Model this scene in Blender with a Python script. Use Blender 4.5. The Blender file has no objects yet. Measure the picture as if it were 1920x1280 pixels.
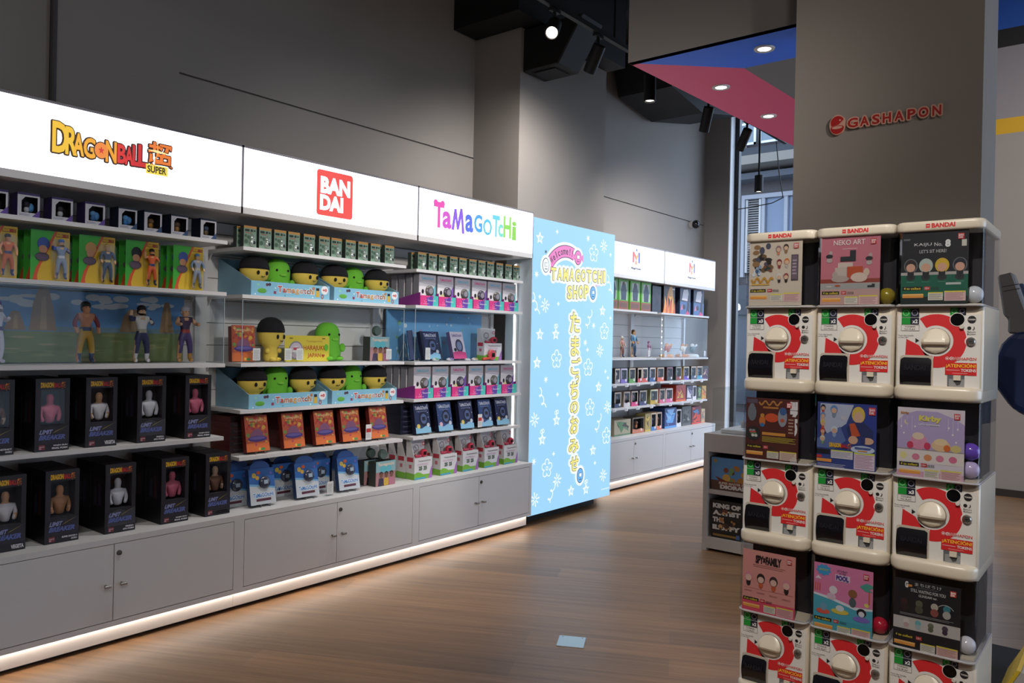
import bpy, bmesh, math, random
from mathutils import Matrix, Vector
random.seed(7)
R = math.radians
SC = bpy.context.scene
COL = SC.collection
PI = math.pi

# ---------------------------------------------------------------- camera, sky, light, exposure
cam_d = bpy.data.cameras.new('camera'); cam = bpy.data.objects.new('camera', cam_d); COL.objects.link(cam)
cam_d.sensor_width = 36.0; cam_d.lens = 1470 / 1920 * 36; cam_d.clip_start = 0.05; cam_d.clip_end = 200
YAW, ROLL, PITCH = math.atan2(1181, 1470), R(1.2), math.atan2(3, 1470)
fw = Vector((-math.sin(YAW), math.cos(YAW), 0)); rt = Vector((math.cos(YAW), math.sin(YAW), 0)); up = Vector((0, 0, 1))
F = fw * math.cos(PITCH) - up * math.sin(PITCH); U = up * math.cos(PITCH) + fw * math.sin(PITCH)
R2 = rt * math.cos(ROLL) + U * math.sin(ROLL); U2 = U * math.cos(ROLL) - rt * math.sin(ROLL)
m4 = Matrix((R2, U2, -F)).transposed().to_4x4(); m4.translation = (0, 0, 1.5)
cam.matrix_world = m4
SC.camera = cam

w = bpy.data.worlds.new('sky'); SC.world = w; w.use_nodes = True
bg = w.node_tree.nodes['Background']; bg.inputs[0].default_value = (0.66, 0.79, 1.0, 1); bg.inputs[1].default_value = 4.6

SC.view_settings.view_transform = 'Standard'; SC.view_settings.look = 'None'
SC.view_settings.exposure = 0.0; SC.view_settings.gamma = 1.0; SC.view_settings.use_curve_mapping = False

def spot(loc, target, watts, size=60, blend=.6, col=(1, .96, .91), rad=.04):
    d = bpy.data.lights.new('spot', 'SPOT'); d.energy = watts; d.spot_size = R(size); d.spot_blend = blend; d.color = col; d.shadow_soft_size = rad
    o = bpy.data.objects.new('spot_light', d); COL.objects.link(o); o.location = loc
    o.rotation_euler = (Vector(target) - Vector(loc)).to_track_quat('-Z', 'Y').to_euler()
    return o
# unseen fill light added outside the frame to lift the room
def lamp(loc, watts, col=(1, .95, .9), rad=.4):
    d = bpy.data.lights.new('fill_light', 'POINT'); d.energy = watts; d.color = col; d.shadow_soft_size = rad
    o = bpy.data.objects.new('fill_light', d); COL.objects.link(o); o.location = loc
lamp((1.4, -.8, 4.25), 120)
for y, wt in ((1.55, 46), (2.75, 84), (3.75, 112)):      # track heads over the first bays, above the frame
    spot((-3.1, y, 3.62), (-3.72, y - .1, .5), wt, 64, .9, rad=.03)
spot((1.8, 1.6, 3.4), (-4.1, 3.75, 1.75), 760, 33, 1, rad=.2)  # added fill spot reaching into the shelves, stands for no known fixture
spot((.6, -1.2, 4.3), (-4.1, 1.8, 1.5), 60, 44, 1)  # weaker fill spot, added for the first bay
spot((-.35, .2, 4.2), (-.8, 3.1, .75), 480, 36, .8, (1, .94, .85))
spot((1.4, 5.2, 4.6), (.2, 9.4, 1.6), 650, 100, .9, (1, .95, .9))  # fill spot added to brighten the striped back wall
SC.cycles.transparent_max_bounces = 32

# ---------------------------------------------------------------- materials
def lin(h):
    h = h.lstrip('#'); c = [int(h[i:i+2], 16) / 255 for i in (0, 2, 4)]
    return tuple(x / 12.92 if x <= .04045 else ((x + .055) / 1.055) ** 2.4 for x in c) + (1,)
_m = {}
def C(h, r=.5, m=0.0, e=0.0, coat=0.0, n=0.0):
    """a painted, printed, plastic or metal surface; e: printed film lit from behind; n: fine unevenness of the paint"""
    k = (h, r, m, e, coat, n)
    if k in _m: return _m[k]
    M = bpy.data.materials.new('surface_' + h.lstrip('#') + ('_lit' if e else '')); M.use_nodes = True
    nt = M.node_tree; b = nt.nodes['Principled BSDF']
    b.inputs['Base Color'].default_value = lin(h); b.inputs['Roughness'].default_value = r; b.inputs['Metallic'].default_value = m
    if coat: b.inputs['Coat Weight'].default_value = coat
    if e:
        b.inputs['Base Color'].default_value = (.05, .05, .05, 1)
        b.inputs['Emission Color'].default_value = lin(h); b.inputs['Emission Strength'].default_value = e
    if n:
        t = nt.nodes.new('ShaderNodeTexNoise'); t.inputs['Scale'].default_value = 3; t.inputs['Detail'].default_value = 5
        tc = nt.nodes.new('ShaderNodeTexCoord'); nt.links.new(tc.outputs['Object'], t.inputs['Vector'])
        mx = nt.nodes.new('ShaderNodeMix'); mx.data_type = 'RGBA'
        c = lin(h); mx.inputs[6].default_value = tuple(x * (1 - n) for x in c[:3]) + (1,); mx.inputs[7].default_value = c
        nt.links.new(t.outputs['Fac'], mx.inputs[0]); nt.links.new(mx.outputs[2], b.inputs['Base Color'])
    _m[k] = M; return M
def clear(name, tint=(1, 1, 1), gloss=.12, rough=.02):
    if name in _m: return _m[name]
    M = bpy.data.materials.new(name); M.use_nodes = True; nt = M.node_tree; nt.nodes.clear()
    o = nt.nodes.new('ShaderNodeOutputMaterial'); t = nt.nodes.new('ShaderNodeBsdfTransparent'); g = nt.nodes.new('ShaderNodeBsdfGlossy')
    t.inputs[0].default_value = tint + (1,); g.inputs['Roughness'].default_value = rough
    mx = nt.nodes.new('ShaderNodeMixShader'); fr = nt.nodes.new('ShaderNodeLayerWeight'); fr.inputs[0].default_value = .5
    pw = nt.nodes.new('ShaderNodeMath'); pw.operation = 'POWER'; pw.inputs[1].default_value = 4; ml = nt.nodes.new('ShaderNodeMath'); ml.operation = 'MULTIPLY_ADD'; ml.inputs[1].default_value = .35; ml.inputs[2].default_value = gloss * .3
    nt.links.new(fr.outputs['Facing'], pw.inputs[0]); nt.links.new(pw.outputs[0], ml.inputs[0]); nt.links.new(ml.outputs[0], mx.inputs[0]); nt.links.new(t.outputs[0], mx.inputs[1]); nt.links.new(g.outputs[0], mx.inputs[2])
    nt.links.new(mx.outputs[0], o.inputs[0]); _m[name] = M; return M
ACRYL = clear('clear_acrylic', (.96, .975, .98), .02)
FILM = clear('clear_film', (.93, .94, .95), .035)
HOOD = clear('smoky_clear_plastic', (.86, .87, .9), .2)
GLASS = clear('window_glass', (.9, .93, .95), .08)

def floor_mat():
    M = bpy.data.materials.new('oak_plank_floor'); M.use_nodes = True; nt = M.node_tree; L = nt.links.new; b = nt.nodes['Principled BSDF']
    tc = nt.nodes.new('ShaderNodeTexCoord'); mp = nt.nodes.new('ShaderNodeMapping'); mp.inputs['Rotation'].default_value = (0, 0, R(-27))
    L(tc.outputs['Object'], mp.inputs['Vector'])
    br = nt.nodes.new('ShaderNodeTexBrick'); br.offset = .37; br.inputs['Scale'].default_value = 1
    br.inputs['Brick Width'].default_value = 1.9; br.inputs['Row Height'].default_value = .19; br.inputs['Mortar Size'].default_value = .0016; br.inputs['Mortar Smooth'].default_value = .3
    br.inputs['Color1'].default_value = lin('#a27a55'); br.inputs['Color2'].default_value = lin('#86674b'); br.inputs['Mortar'].default_value = lin('#86705e')
    L(mp.outputs[0], br.inputs['Vector'])
    m2 = nt.nodes.new('ShaderNodeMapping'); m2.inputs['Scale'].default_value = (.55, 13, 1); L(mp.outputs[0], m2.inputs['Vector'])
    no = nt.nodes.new('ShaderNodeTexNoise'); no.inputs['Scale'].default_value = 2.2; no.inputs['Detail'].default_value = 6; no.inputs['Roughness'].default_value = .62; L(m2.outputs[0], no.inputs['Vector'])
    cr = nt.nodes.new('ShaderNodeValToRGB'); cr.color_ramp.elements[0].position = .3; cr.color_ramp.elements[0].color = (.5, .49, .48, 1); cr.color_ramp.elements[1].position = .68; cr.color_ramp.elements[1].color = (1, 1, 1, 1)
    L(no.outputs['Fac'], cr.inputs[0])
    mx = nt.nodes.new('ShaderNodeMix'); mx.data_type = 'RGBA'; mx.blend_type = 'MULTIPLY'; mx.inputs[0].default_value = .85
    L(br.outputs['Color'], mx.inputs[6]); L(cr.outputs[0], mx.inputs[7]); L(mx.outputs[2], b.inputs['Base Color'])
    b.inputs['Roughness'].default_value = .42
    bp = nt.nodes.new('ShaderNodeBump'); bp.inputs['Strength'].default_value = .12; bp.inputs['Distance'].default_value = .01; L(no.outputs['Fac'], bp.inputs['Height']); L(bp.outputs[0], b.inputs['Normal'])
    return M

# ---------------------------------------------------------------- mesh helpers
_tg = {}
def tgeo(s, b):
    k = (s, b)
    if k not in _tg:
        c = bpy.data.curves.new('t', 'FONT'); c.body = s; c.offset = b; c.resolution_u = 3
        o = bpy.data.objects.new('t', c); COL.objects.link(o)
        me = bpy.data.meshes.new_from_object(o.evaluated_get(bpy.context.evaluated_depsgraph_get()))
        vs = [(v.co.x, v.co.y) for v in me.vertices]; fs = [tuple(p.vertices) for p in me.polygons]
        bpy.data.objects.remove(o); bpy.data.curves.remove(c); bpy.data.meshes.remove(me)
        xs = [v[0] for v in vs]; ys = [v[1] for v in vs]
        _tg[k] = (vs, fs, min(xs), max(xs), min(ys), max(ys))
    return _tg[k]

class MB:
    """collects shapes; x to the viewer's side, z up, the front faces -y"""
    def __init__(s): s.v = []; s.f = []; s.i = []; s.ms = []; s.ox = s.oy = s.oz = 0.0; s.sx = s.sz = 1.0
    def at(s, ox=0, oy=0, oz=0, sx=1, sz=1): s.ox, s.oy, s.oz, s.sx, s.sz = ox, oy, oz, sx, sz; return s
    def mi(s, m):
        if m not in s.ms: s.ms.append(m)
        return s.ms.index(m)
    def add(s, vs, fs, m):
        n = len(s.v); s.v += [(s.ox + s.sx * x, s.oy + y, s.oz + s.sz * z) for x, y, z in vs]; k = s.mi(m)
        for f in fs: s.f.append([n + i for i in f]); s.i.append(k)
        return s
    def box(s, x0, x1, y0, y1, z0, z1, m):
        return s.add([(x0, y0, z0), (x1, y0, z0), (x1, y1, z0), (x0, y1, z0), (x0, y0, z1), (x1, y0, z1), (x1, y1, z1), (x0, y1, z1)],
                     [(0, 1, 5, 4), (1, 2, 6, 5), (2, 3, 7, 6), (3, 0, 4, 7), (4, 5, 6, 7), (3, 2, 1, 0)], m)
    def prism(s, pts, a, b, m, ax='y'):
        n = len(pts)
        P = {'y': lambda u, v, t: (u, t, v), 'z': lambda u, v, t: (u, v, t), 'x': lambda u, v, t: (t, u, v)}[ax]
        vs = [P(u, v, a) for u, v in pts] + [P(u, v, b) for u, v in pts]
        return s.add(vs, [tuple(range(n)), tuple(range(2 * n - 1, n - 1, -1))] + [(i, i + n, (i + 1) % n + n, (i + 1) % n) for i in range(n)], m)
    def lathe(s, prof, m, ax='z', c=(0, 0, 0), seg=20, sq=1.0, cap=True):
        vs = []; fs = []; n = len(prof)
        for k in range(seg):
            a = 2 * PI * k / seg; ca, sa = math.cos(a), math.sin(a)
            for r, h in prof:
                p = {'z': (r * ca, r * sa * sq, h), 'y': (r * ca, h, r * sa), 'x': (h, r * ca, r * sa)}[ax]
                vs.append((c[0] + p[0], c[1] + p[1], c[2] + p[2]))
        for k in range(seg):
            for i in range(n - 1):
                a, b = k * n + i, ((k + 1) % seg) * n + i
                fs.append((a, b, b + 1, a + 1))
        if cap and prof[0][0] > 1e-6: fs.append(tuple(k * n for k in range(seg - 1, -1, -1)))
        if cap and prof[-1][0] > 1e-6: fs.append(tuple(k * n + n - 1 for k in range(seg)))
        return s.add(vs, fs, m)
    def ell(s, cx, cy, cz, rx, ry, rz, m, seg=18, rings=10):
        vs = [(cx, cy, cz - rz)]; fs = []
        for j in range(1, rings):
            t = -PI / 2 + PI * j / rings
            for k in range(seg):
                a = 2 * PI * k / seg; vs.append((cx + rx * math.cos(t) * math.cos(a), cy + ry * math.cos(t) * math.sin(a), cz + rz * math.sin(t)))
        vs.append((cx, cy, cz + rz)); top = len(vs) - 1
        for k in range(seg):
            k2 = (k + 1) % seg; fs.append((0, 1 + k2, 1 + k)); fs.append((top, top - seg + k, top - seg + k2))
            for j in range(rings - 2):
                a = 1 + j * seg; fs.append((a + k, a + k2, a + seg + k2, a + seg + k))
        return s.add(vs, fs, m)
    def tube(s, pts, r, m, seg=8):
        vs = []; fs = []; pts = [Vector(p) for p in pts]
        for i, p in enumerate(pts):
            d = (pts[min(i + 1, len(pts) - 1)] - pts[max(i - 1, 0)]).normalized()
            a = d.orthogonal().normalized() if abs(d.z) > .95 else d.cross(Vector((0, 0, 1))).normalized(); b = d.cross(a)
            for k in range(seg):
                t = 2 * PI * k / seg; vs.append(tuple(p + a * r * math.cos(t) + b * r * math.sin(t)))
        for i in range(len(pts) - 1):
            for k in range(seg): fs.append((i * seg + k, i * seg + (k + 1) % seg, (i + 1) * seg + (k + 1) % seg, (i + 1) * seg + k))
        fs += [tuple(range(seg - 1, -1, -1)), tuple(range(len(vs) - seg, len(vs)))]
        return s.add(vs, fs, m)
    # flat print on a front
    def poly(s, pts, m, y=0): return s.add([(x, y, z) for x, z in pts], [tuple(range(len(pts)))], m)
    def rect(s, x0, x1, z0, z1, m, y=0): return s.poly([(x0, z0), (x1, z0), (x1, z1), (x0, z1)], m, y)
    def disc(s, cx, cz, rx, m, y=0, rz=None, seg=22):
        rz = rx if rz is None else rz
        return s.poly([(cx + rx * math.cos(2 * PI * k / seg), cz + rz * math.sin(2 * PI * k / seg)) for k in range(seg)], m, y)
    def ring(s, cx, cz, r0, r1, m, y=0, a0=0, a1=360, n=28, q=1.0):
        vs = []; fs = []
        for k in range(n + 1):
            t = R(a0 + (a1 - a0) * k / n); c, d = math.cos(t), math.sin(t) * q
            vs += [(cx + r0 * c, y, cz + r0 * d), (cx + r1 * c, y, cz + r1 * d)]
        for k in range(n): fs.append((2 * k, 2 * k + 1, 2 * k + 3, 2 * k + 2))
        return s.add(vs, fs, m)
    def star(s, cx, cz, r, m, y=0, n=5, k=.42, rz=None):
        rz = r if rz is None else rz
        return s.poly([(cx + (r if i % 2 == 0 else r * k) * math.sin(PI * i / n), cz + (rz if i % 2 == 0 else rz * k) * math.cos(PI * i / n)) for i in range(2 * n)][::-1], m, y)
    def tb(s, t, x0, x1, z0, z1, m, y=0, b=.02, sk=0.0, rot=False):
        vs, fs, a, c, d, e = tgeo(t, b)
        out = []
        for u, v in vs:
            p, q = (u - a) / (c - a), (v - d) / (e - d)
            if rot: out.append((x1 - q * (x1 - x0), y, z0 + p * (z1 - z0)))
            else: out.append((x0 + p * (x1 - x0) + sk * (q - .5) * abs(z1 - z0), y, z0 + q * (z1 - z0)))
        return s.add(out, fs, m)
    def halo(s, t, x0, x1, z0, z1, m, y, r, b=.02, n=10, rz=None):
        rz = r if rz is None else rz
        for k in range(n):
            a = 2 * PI * k / n; s.tb(t, x0 + r * math.cos(a), x1 + r * math.cos(a), z0 + rz * math.sin(a), z1 + rz * math.sin(a), m, y - k * .00004, b)
        return s
    def lines(s, x0, x1, z0, z1, n, m, y=0, fill=.4):
        st = (z1 - z0) / n
        for k in range(n):
            q = x1 - (x1 - x0) * (.0, .08, .03, .2)[k % 4]; s.rect(x0, q, z0 + st * k, z0 + st * (k + fill), m, y)
        return s
    def bars(s, x0, x1, z0, z1, m, y=0):
        n = 13; st = (x1 - x0) / n
        for k in range(n): s.rect(x0 + st * k, x0 + st * (k + (.3, .6, .45)[k % 3]), z0, z1, m, y)
        return s
    def me(s, name, bevel=None, smooth=False):
        d = bpy.data.meshes.new(name); d.from_pydata(s.v, [], s.f)
        for m in s.ms: d.materials.append(m)
        d.polygons.foreach_set('material_index', s.i)
        if bevel:
            bm = bmesh.new(); bm.from_mesh(d); bmesh.ops.remove_doubles(bm, verts=bm.verts, dist=1e-5); bmesh.ops.recalc_face_normals(bm, faces=bm.faces)
            bmesh.ops.bevel(bm, geom=[e for e in bm.edges if e.is_manifold and e.calc_face_angle(0) > .5], offset=bevel[0], segments=bevel[1], affect='EDGES', profile=.5)
            bm.to_mesh(d); bm.free()
        if smooth:
            d.polygons.foreach_set('use_smooth', [True] * len(d.polygons))
            if smooth != 'all':
                try: d.set_sharp_from_angle(angle=R(smooth if smooth is not True else 40))
                except Exception: pass
        d.update(); return d
    def build(s, name, parent=None, bevel=None, smooth=False, loc=None):
        o = bpy.data.objects.new(name, s.me(name, bevel, smooth)); COL.objects.link(o)
        if parent: o.parent = parent
        if loc: o.location = loc
        return o

def tag(o, label, cat, group=None, kind=None):
    if label: o['label'] = label
    if cat: o['category'] = cat
    if group: o['group'] = group
    if kind: o['kind'] = kind
    return o
def thing(name, label, cat, loc=(0, 0, 0), rz=0.0, group=None):
    o = bpy.data.objects.new(name, None); COL.objects.link(o); o.empty_display_size = .05
    o.location = loc; o.rotation_euler = (0, 0, rz); return tag(o, label, cat, group)
def struct(mb, name, **k):
    o = mb.build(name, **k)
    if not k.get('parent'): o['kind'] = 'structure'
    return o
def dup(root, loc=None, label=None, rz=None, group=None):
    def cp(o, p):
        c = o.copy(); COL.objects.link(c)
        if p: c.parent = p
        for ch in o.children: cp(ch, c)
        return c
    r = cp(root, None)
    if loc: r.location = loc
    if label: r['label'] = label
    if rz is not None: r.rotation_euler = (0, 0, rz)
    if group: r['group'] = group
    return r
ORD = ['first', 'second', 'third', 'fourth', 'fifth', 'sixth', 'seventh', 'eighth', 'ninth', 'tenth', 'eleventh', 'twelfth', 'thirteenth']
WALL = PI / 2            # turns a front from -y to +x: everything along the shelf wall

# ---------------------------------------------------------------- the room
WX, CEIL = -4.61, 5.4
PAINT = C('#8f8883', .8, n=.06); DARK = C('#141215', .7); BLACK = C('#0c0b0d', .6)
struct(MB().box(-5.2, 3.4, -3.2, 10.6, -.05, 0, floor_mat()), 'floor')
struct(MB().box(-5.2, 3.4, -3.2, 10.6, CEIL, CEIL + .1, DARK), 'ceiling')
b = MB().box(WX - .2, WX, -3.2, 9.81, 0, 3.081, PAINT).box(WX - .2, WX, -3.2, 9.81, 3.092, CEIL, PAINT).box(WX - .2, WX - .012, -3.2, 9.81, 3.081, 3.092, C('#4a4643', .9))
struct(b, 'wall_left')
struct(MB().box(WX, WX + .012, -3.2, 2.434, 0, CEIL, PAINT), 'trim_1')
struct(MB().box(WX, -4.1, 5.14, 6.48, 0, CEIL, PAINT), 'wall_column')
b = MB().box(-5.03, -4.27, 9.81, 10.02, 0, CEIL, PAINT).box(-4.27, -1.27, 9.81, 10.02, 4.6, CEIL, PAINT).box(-4.27, -1.27, 9.81, 10.02, 0, .12, PAINT)
struct(b, 'wall_end')
b = MB().box(-1.27, 3.2, 9.5, 9.7, 0, 3.74, C('#958d86', .8, n=.06)).box(-1.27, 3.2, 9.5, 9.7, 3.74, 3.9, C('#c99a18', .6)).box(-1.27, 3.2, 9.5, 9.7, 3.9, 4.641, C('#8b8588', .8)).box(-1.27, 3.2, 9.5, 9.7, 4.641, 4.83, C('#1c191b', .7)).box(-1.27, 3.2, 9.5, 9.7, 4.83, CEIL, C('#2152a8', .6))
b.box(-1.27, -1.07, 9.7, 10.02, 0, CEIL, PAINT)
struct(b, 'wall_back')
struct(MB().box(-4.27, -4.258, 9.81, 9.945, .12, 4.6, C('#e4e4e6', .6)), 'daylit_jamb')  # window jamb strip, daylight on it put into the pale colour
struct(MB().box(-1.2, 3.2, 9.47, 9.5, 0, .07, C('#2a201c', .6)), 'baseboard_back')
b = MB().box(3.2, 3.4, -3.2, 3.2, 0, CEIL, PAINT).box(3.2, 3.4, 7.0, 9.7, 0, CEIL, PAINT).box(3.2, 3.4, 3.2, 7.0, 3.0, CEIL, PAINT).box(3.2, 3.4, 3.2, 7.0, 0, .2, PAINT)
struct(b, 'wall_right')
struct(MB().box(-5.2, 3.4, -3.4, -3.2, 0, CEIL, PAINT), 'wall_front')
FR = C('#15171c', .4)
wn = MB()
for x0, x1, z0, z1 in ((-4.27, -4.20, .12, 4.6), (-1.34, -1.27, .12, 4.6), (-4.2, -1.34, .12, .2), (-4.2, -1.34, 4.52, 4.6), (-2.8, -2.74, .2, 4.52)): wn.box(x0, x1, 9.95, 10.02, z0, z1, FR)
wn = struct(wn, 'window_1'); MB().box(-4.2, -1.34, 9.98, 9.988, .2, 4.52, GLASS).build('pane', wn)
wn = MB()
for y0, y1, z0, z1 in ((3.2, 3.27, .2, 3.0), (6.93, 7.0, .2, 3.0), (3.27, 6.93, .2, .27), (3.27, 6.93, 2.93, 3.0), (5.05, 5.12, .27, 2.93)): wn.box(3.28, 3.36, y0, y1, z0, z1, FR)
wn = struct(wn, 'window_2'); MB().box(3.315, 3.325, 3.27, 6.93, .27, 2.93, GLASS).build('pane', wn)

# pillar and the dropped ceiling with its coloured bands
PIL = C('#8d857d', .8, n=.05)
struct(MB().box(-1.225, -.497, 3.5, 3.85, 0, CEIL, PIL), 'wall_pillar')
GREY = C('#837d79', .8, n=.05); BLUE = C('#2c78ff', .5); PINK = C('#f8557e', .5)
b = MB(); P0, P1, Z = (-2.18, 3.66), (-1.71, 4.09), 3.0
b.box(-2.18, -1.15, 3.66, 3.70, Z, CEIL, GREY)
b.add([(-2.18, 3.66, Z), (-1.15, 3.66, Z), (-1.15, 4.09, Z), (-1.71, 4.09, Z)], [(0, 1, 2, 3)], BLUE)
b.add([(-2.18, 3.66, Z), (-1.71, 4.09, Z), (-1.50, 8.0, Z), (-1.96, 8.0, Z)], [(0, 1, 2, 3)], PINK)
b.add([(-1.71, 4.09, Z), (-1.15, 4.09, Z), (-1.15, 8.0, Z), (-1.50, 8.0, Z)], [(0, 1, 2, 3)], GREY)
b.add([(-2.18, 3.66, Z), (-1.96, 8, Z), (-1.96, 8, CEIL), (-2.18, 3.66, CEIL)], [(0, 1, 2, 3)], C('#2a2729', .8))
b.add([(-1.96, 8, Z), (-1.15, 8, Z), (-1.15, 8, CEIL), (-1.96, 8, CEIL)], [(0, 1, 2, 3)], GREY)
b.add([(-1.15, 3.66, Z), (-1.15, 8, Z), (-1.15, 8, CEIL), (-1.15, 3.66, CEIL)], [(0, 1, 2, 3)], GREY)
struct(b, 'ceiling_soffit')
LENS = C('#fff4e4', .3, e=14)
for i, (x, y, l) in enumerate(((-1.515, 3.874, 'recessed downlight in the blue ceiling band'), (-1.94, 4.312, 'recessed downlight in the pink ceiling band beside the blue corner'), (-1.93, 5.032, 'recessed downlight further along the pink ceiling band'))):
    t = thing('recessed_downlight', 'small round white ' + l, 'ceiling light', (x, y, Z), 0, 'recessed downlights')
    MB().lathe([(.034, -.006), (.05, -.006), (.052, 0), (.034, 0)], C('#d8d2ca', .4), seg=24, cap=False).build('trim_ring', t)
    MB().lathe([(0, -.003), (.033, -.003)], LENS, seg=24).build('lens', t)
    spot((x, y, Z - .02), (x, y, 0), 9, 95, .8)

# black air ducts and track with its lamp heads
t = tag(MB().box(-4.6, -3.9, 4.85, 6.495, 4.12, CEIL, BLACK).build('air_duct'), 'long black duct under the ceiling, crossing the wall column', 'duct')
t = thing('air_unit', 'black angular air unit hanging in front of the wall column', 'air conditioner', (-4.1, 5.17, 3.75))
MB().prism([(0, 0), (.36, 0), (.6, .36), (0, .36)], 0, .31, BLACK).build('casing', t, bevel=(.01, 1))
MB().box(.08, .3, .05, .26, -.012, 0, C('#1b1a1d', .5)).build('grille', t)
t = tag(MB().prism([(6.505, 4.68), (7.25, 4.68), (7.45, 4.2), (8.2, 4.1), (9.2, 4.3), (9.7, 4.5), (9.7, CEIL), (6.505, CEIL)], -4.55, -3.9, BLACK, 'x').build('air_duct'), 'black wedge-ended duct above the far wall, behind the pink ceiling band', 'duct')
TX = -3.1
t = thing('lighting_track', 'long black lighting track hanging above the aisle', 'lighting track', (TX, 4, 3.72))
MB().box(-.018, .018, -5.5, 4.6, 0, .035, BLACK).build('rail', t)
for y in (-4, -1.5, 1.0, 3.6): MB().tube([(0, y, .035), (0, y, CEIL - 3.72)], .008, BLACK).build('hanger_rod', t)
def head(name, label, loc, tgt, watts, size=48, glow=9, L=.17, group='track lamp heads'):
    t = thing(name, label, 'spotlight', loc, 0, group)
    MB().tube([(0, 0, .0), (0, 0, .07)], .012, BLACK).box(-.015, .015, -.05, .05, .055, .075, BLACK).build('mount', t)
    d = (Vector(tgt) - Vector(loc)).normalized(); q = d.to_track_quat('-Z', 'Y')
    c = MB().lathe([(0, .03), (.045, .03), (.047, .02), (.047, -L), (.040, -L), (.038, -L + .02), (0, -L + .02)], BLACK, seg=24).build('barrel', t, smooth=30)
    c.rotation_euler = q.to_euler(); c.location = (0, 0, -.03)
    g = MB().lathe([(0, -L + .012), (.037, -L + .012)], C('#fff6e8', .3, e=glow), seg=24).build('lens', c)
    p = Vector(loc) + Vector((0, 0, -.03)) + d * (L + .01)
    spot(p, p + d, watts, size, 1)
    return t
head('track_spotlight', 'black track spotlight glaring straight out in front of the air unit', (TX, 4.24, 3.64), (-1.4, 1.2, .9), 20)
head('track_spotlight', 'tilted black track spotlight beside the air unit', (TX, 4.78, 3.64), (-4.15, 5.2, 2.2), 115, 130, glow=5)
head('track_spotlight', 'black track spotlight hanging straight down by the pink band', (TX, 5.55, 3.645), (-3.05, 5.5, 0), 28, 120, glow=4, L=.19)
head('track_spotlight', 'black track spotlight under the second duct', (TX, 6.63, 3.645), (-3.62, 7.1, 2.4), 95, 130, glow=3, L=.19)
head('track_spotlight', 'last black track spotlight, in front of the street window', (TX, 7.52, 3.645), (-4.0, 8.1, 2.3), 100, 130, glow=3, L=.19)
t = thing('pendant_lamp', 'black cylinder pendant lamp hanging before the street window', 'pendant lamp', (-3.63, 9.2, 3.34))
MB().tube([(0, 0, .2), (0, 0, CEIL - 3.34)], .012, BLACK).build('rod', t)
MB().lathe([(0, .2), (.05, .2), (.05, 0), (.043, 0), (.043, .02), (0, .02)], BLACK, seg=20).build('barrel', t)
MB().lathe([(0, .012), (.042, .012)], C('#fff6e8', .3, e=5), seg=20).build('lens', t)
spot((-3.63, 9.2, 3.32), (-3.63, 9.2, 0), 15, 70)
pts = [(-3.2, 8.6, 3.74), (-3.3, 8.9, 3.7), (-3.42, 9.3, 3.55), (-3.5, 9.6, 3.45), (-3.55, 9.8, 3.36), (-3.75, 9.95, 3.33), (-4.1, 10.1, 3.33), (-4.4, 10.3, 3.35)]
pts = [(x * .95, y * .95, 1.5 + (z - 1.5) * .95) for x, y, z in pts]
pts = [(-3.1, 8.3, 3.722)] + pts
tag(MB().tube(pts, .006, BLACK, 6).build('cable'), 'thin black cable looping across the street window', 'cable')
t = thing('security_camera', 'small dome security camera on the wall above the far lit signs', 'camera', (WX, 9.41, 3.05), WALL)
MB().lathe([(0, 0), (.05, 0), (.05, -.03), (0, -.05)], C('#b9b6b4', .4), 'y', (0, 0, 0)).build('mount', t, smooth=40)
MB().ell(0, -.07, -.0, .055, .05, .055, C('#1a1a1e', .15)).build('dome', t, smooth='all')
tag(MB().tube([(WX + .035, 1.717, 2.2), (WX + .035, 1.717, CEIL)], .018, C('#3f3b3b', .6), 10).build('conduit_pipe'), 'dark vertical conduit pipe on the grey wall above the first lit sign', 'pipe')

# ---------------------------------------------------------------- the street beyond the window
struct(MB().box(-16, 4, 10.03, 19, -.2, -.1, C('#4a4a4c', .8)), 'street')
def brick():
    M = bpy.data.materials.new('dark_brick'); M.use_nodes = True; nt = M.node_tree
    br = nt.nodes.new('ShaderNodeTexBrick'); br.inputs['Scale'].default_value = 4.5; br.inputs['Color1'].default_value = lin('#2c2022'); br.inputs['Color2'].default_value = lin('#241a1c'); br.inputs['Mortar'].default_value = lin('#342c2e')
    tc = nt.nodes.new('ShaderNodeTexCoord'); mp = nt.nodes.new('ShaderNodeMapping'); mp.inputs['Rotation'].default_value = (R(90), 0, 0)
    nt.links.new(tc.outputs['Object'], mp.inputs[0]); nt.links.new(mp.outputs[0], br.inputs[0]); nt.links.new(br.outputs[0], nt.nodes['Principled BSDF'].inputs[0]); return M
t = thing('apartment_building', 'dark brick building with balcony and shuttered window across the street', 'building', (-7, 18, 0))
b = MB().box(-5, 4, 0, .3, -.2, 7.4, brick()); b.build('facade', t)
b = MB().box(-5, 4, -.9, 0, 5.77, 5.95, C('#2c2e34', .8)).box(-5, 4, -.95, 0, 5.57, 5.77, C('#6c665f', .8)).box(-5, 4, -.5, 0, 5.33, 5.47, C('#4c4f57', .8)); b.build('balcony_slab', t)
for x0, x1 in ((-.56, .18), (.25, .99), (1.06, 1.8), (-1.37, -.63)):
    b = MB().box(x0, x1, -.93, -.9, 6.0, 6.5, C('#58656f', .25)); 
    for q in ((x0, x1, 6.0, 6.05), (x0, x1, 6.45, 6.5), (x0, x0 + .05, 6, 6.5), (x1 - .05, x1, 6, 6.5)): b.box(q[0], q[1], -.95, -.93, q[2], q[3], C('#b4b8be', .5))
    b.build('balcony_panel', t)
MB().box(-5, 4, -.95, -.9, 6.55, 6.6, C('#3a3d44', .5)).build('balcony_rail', t)
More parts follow.
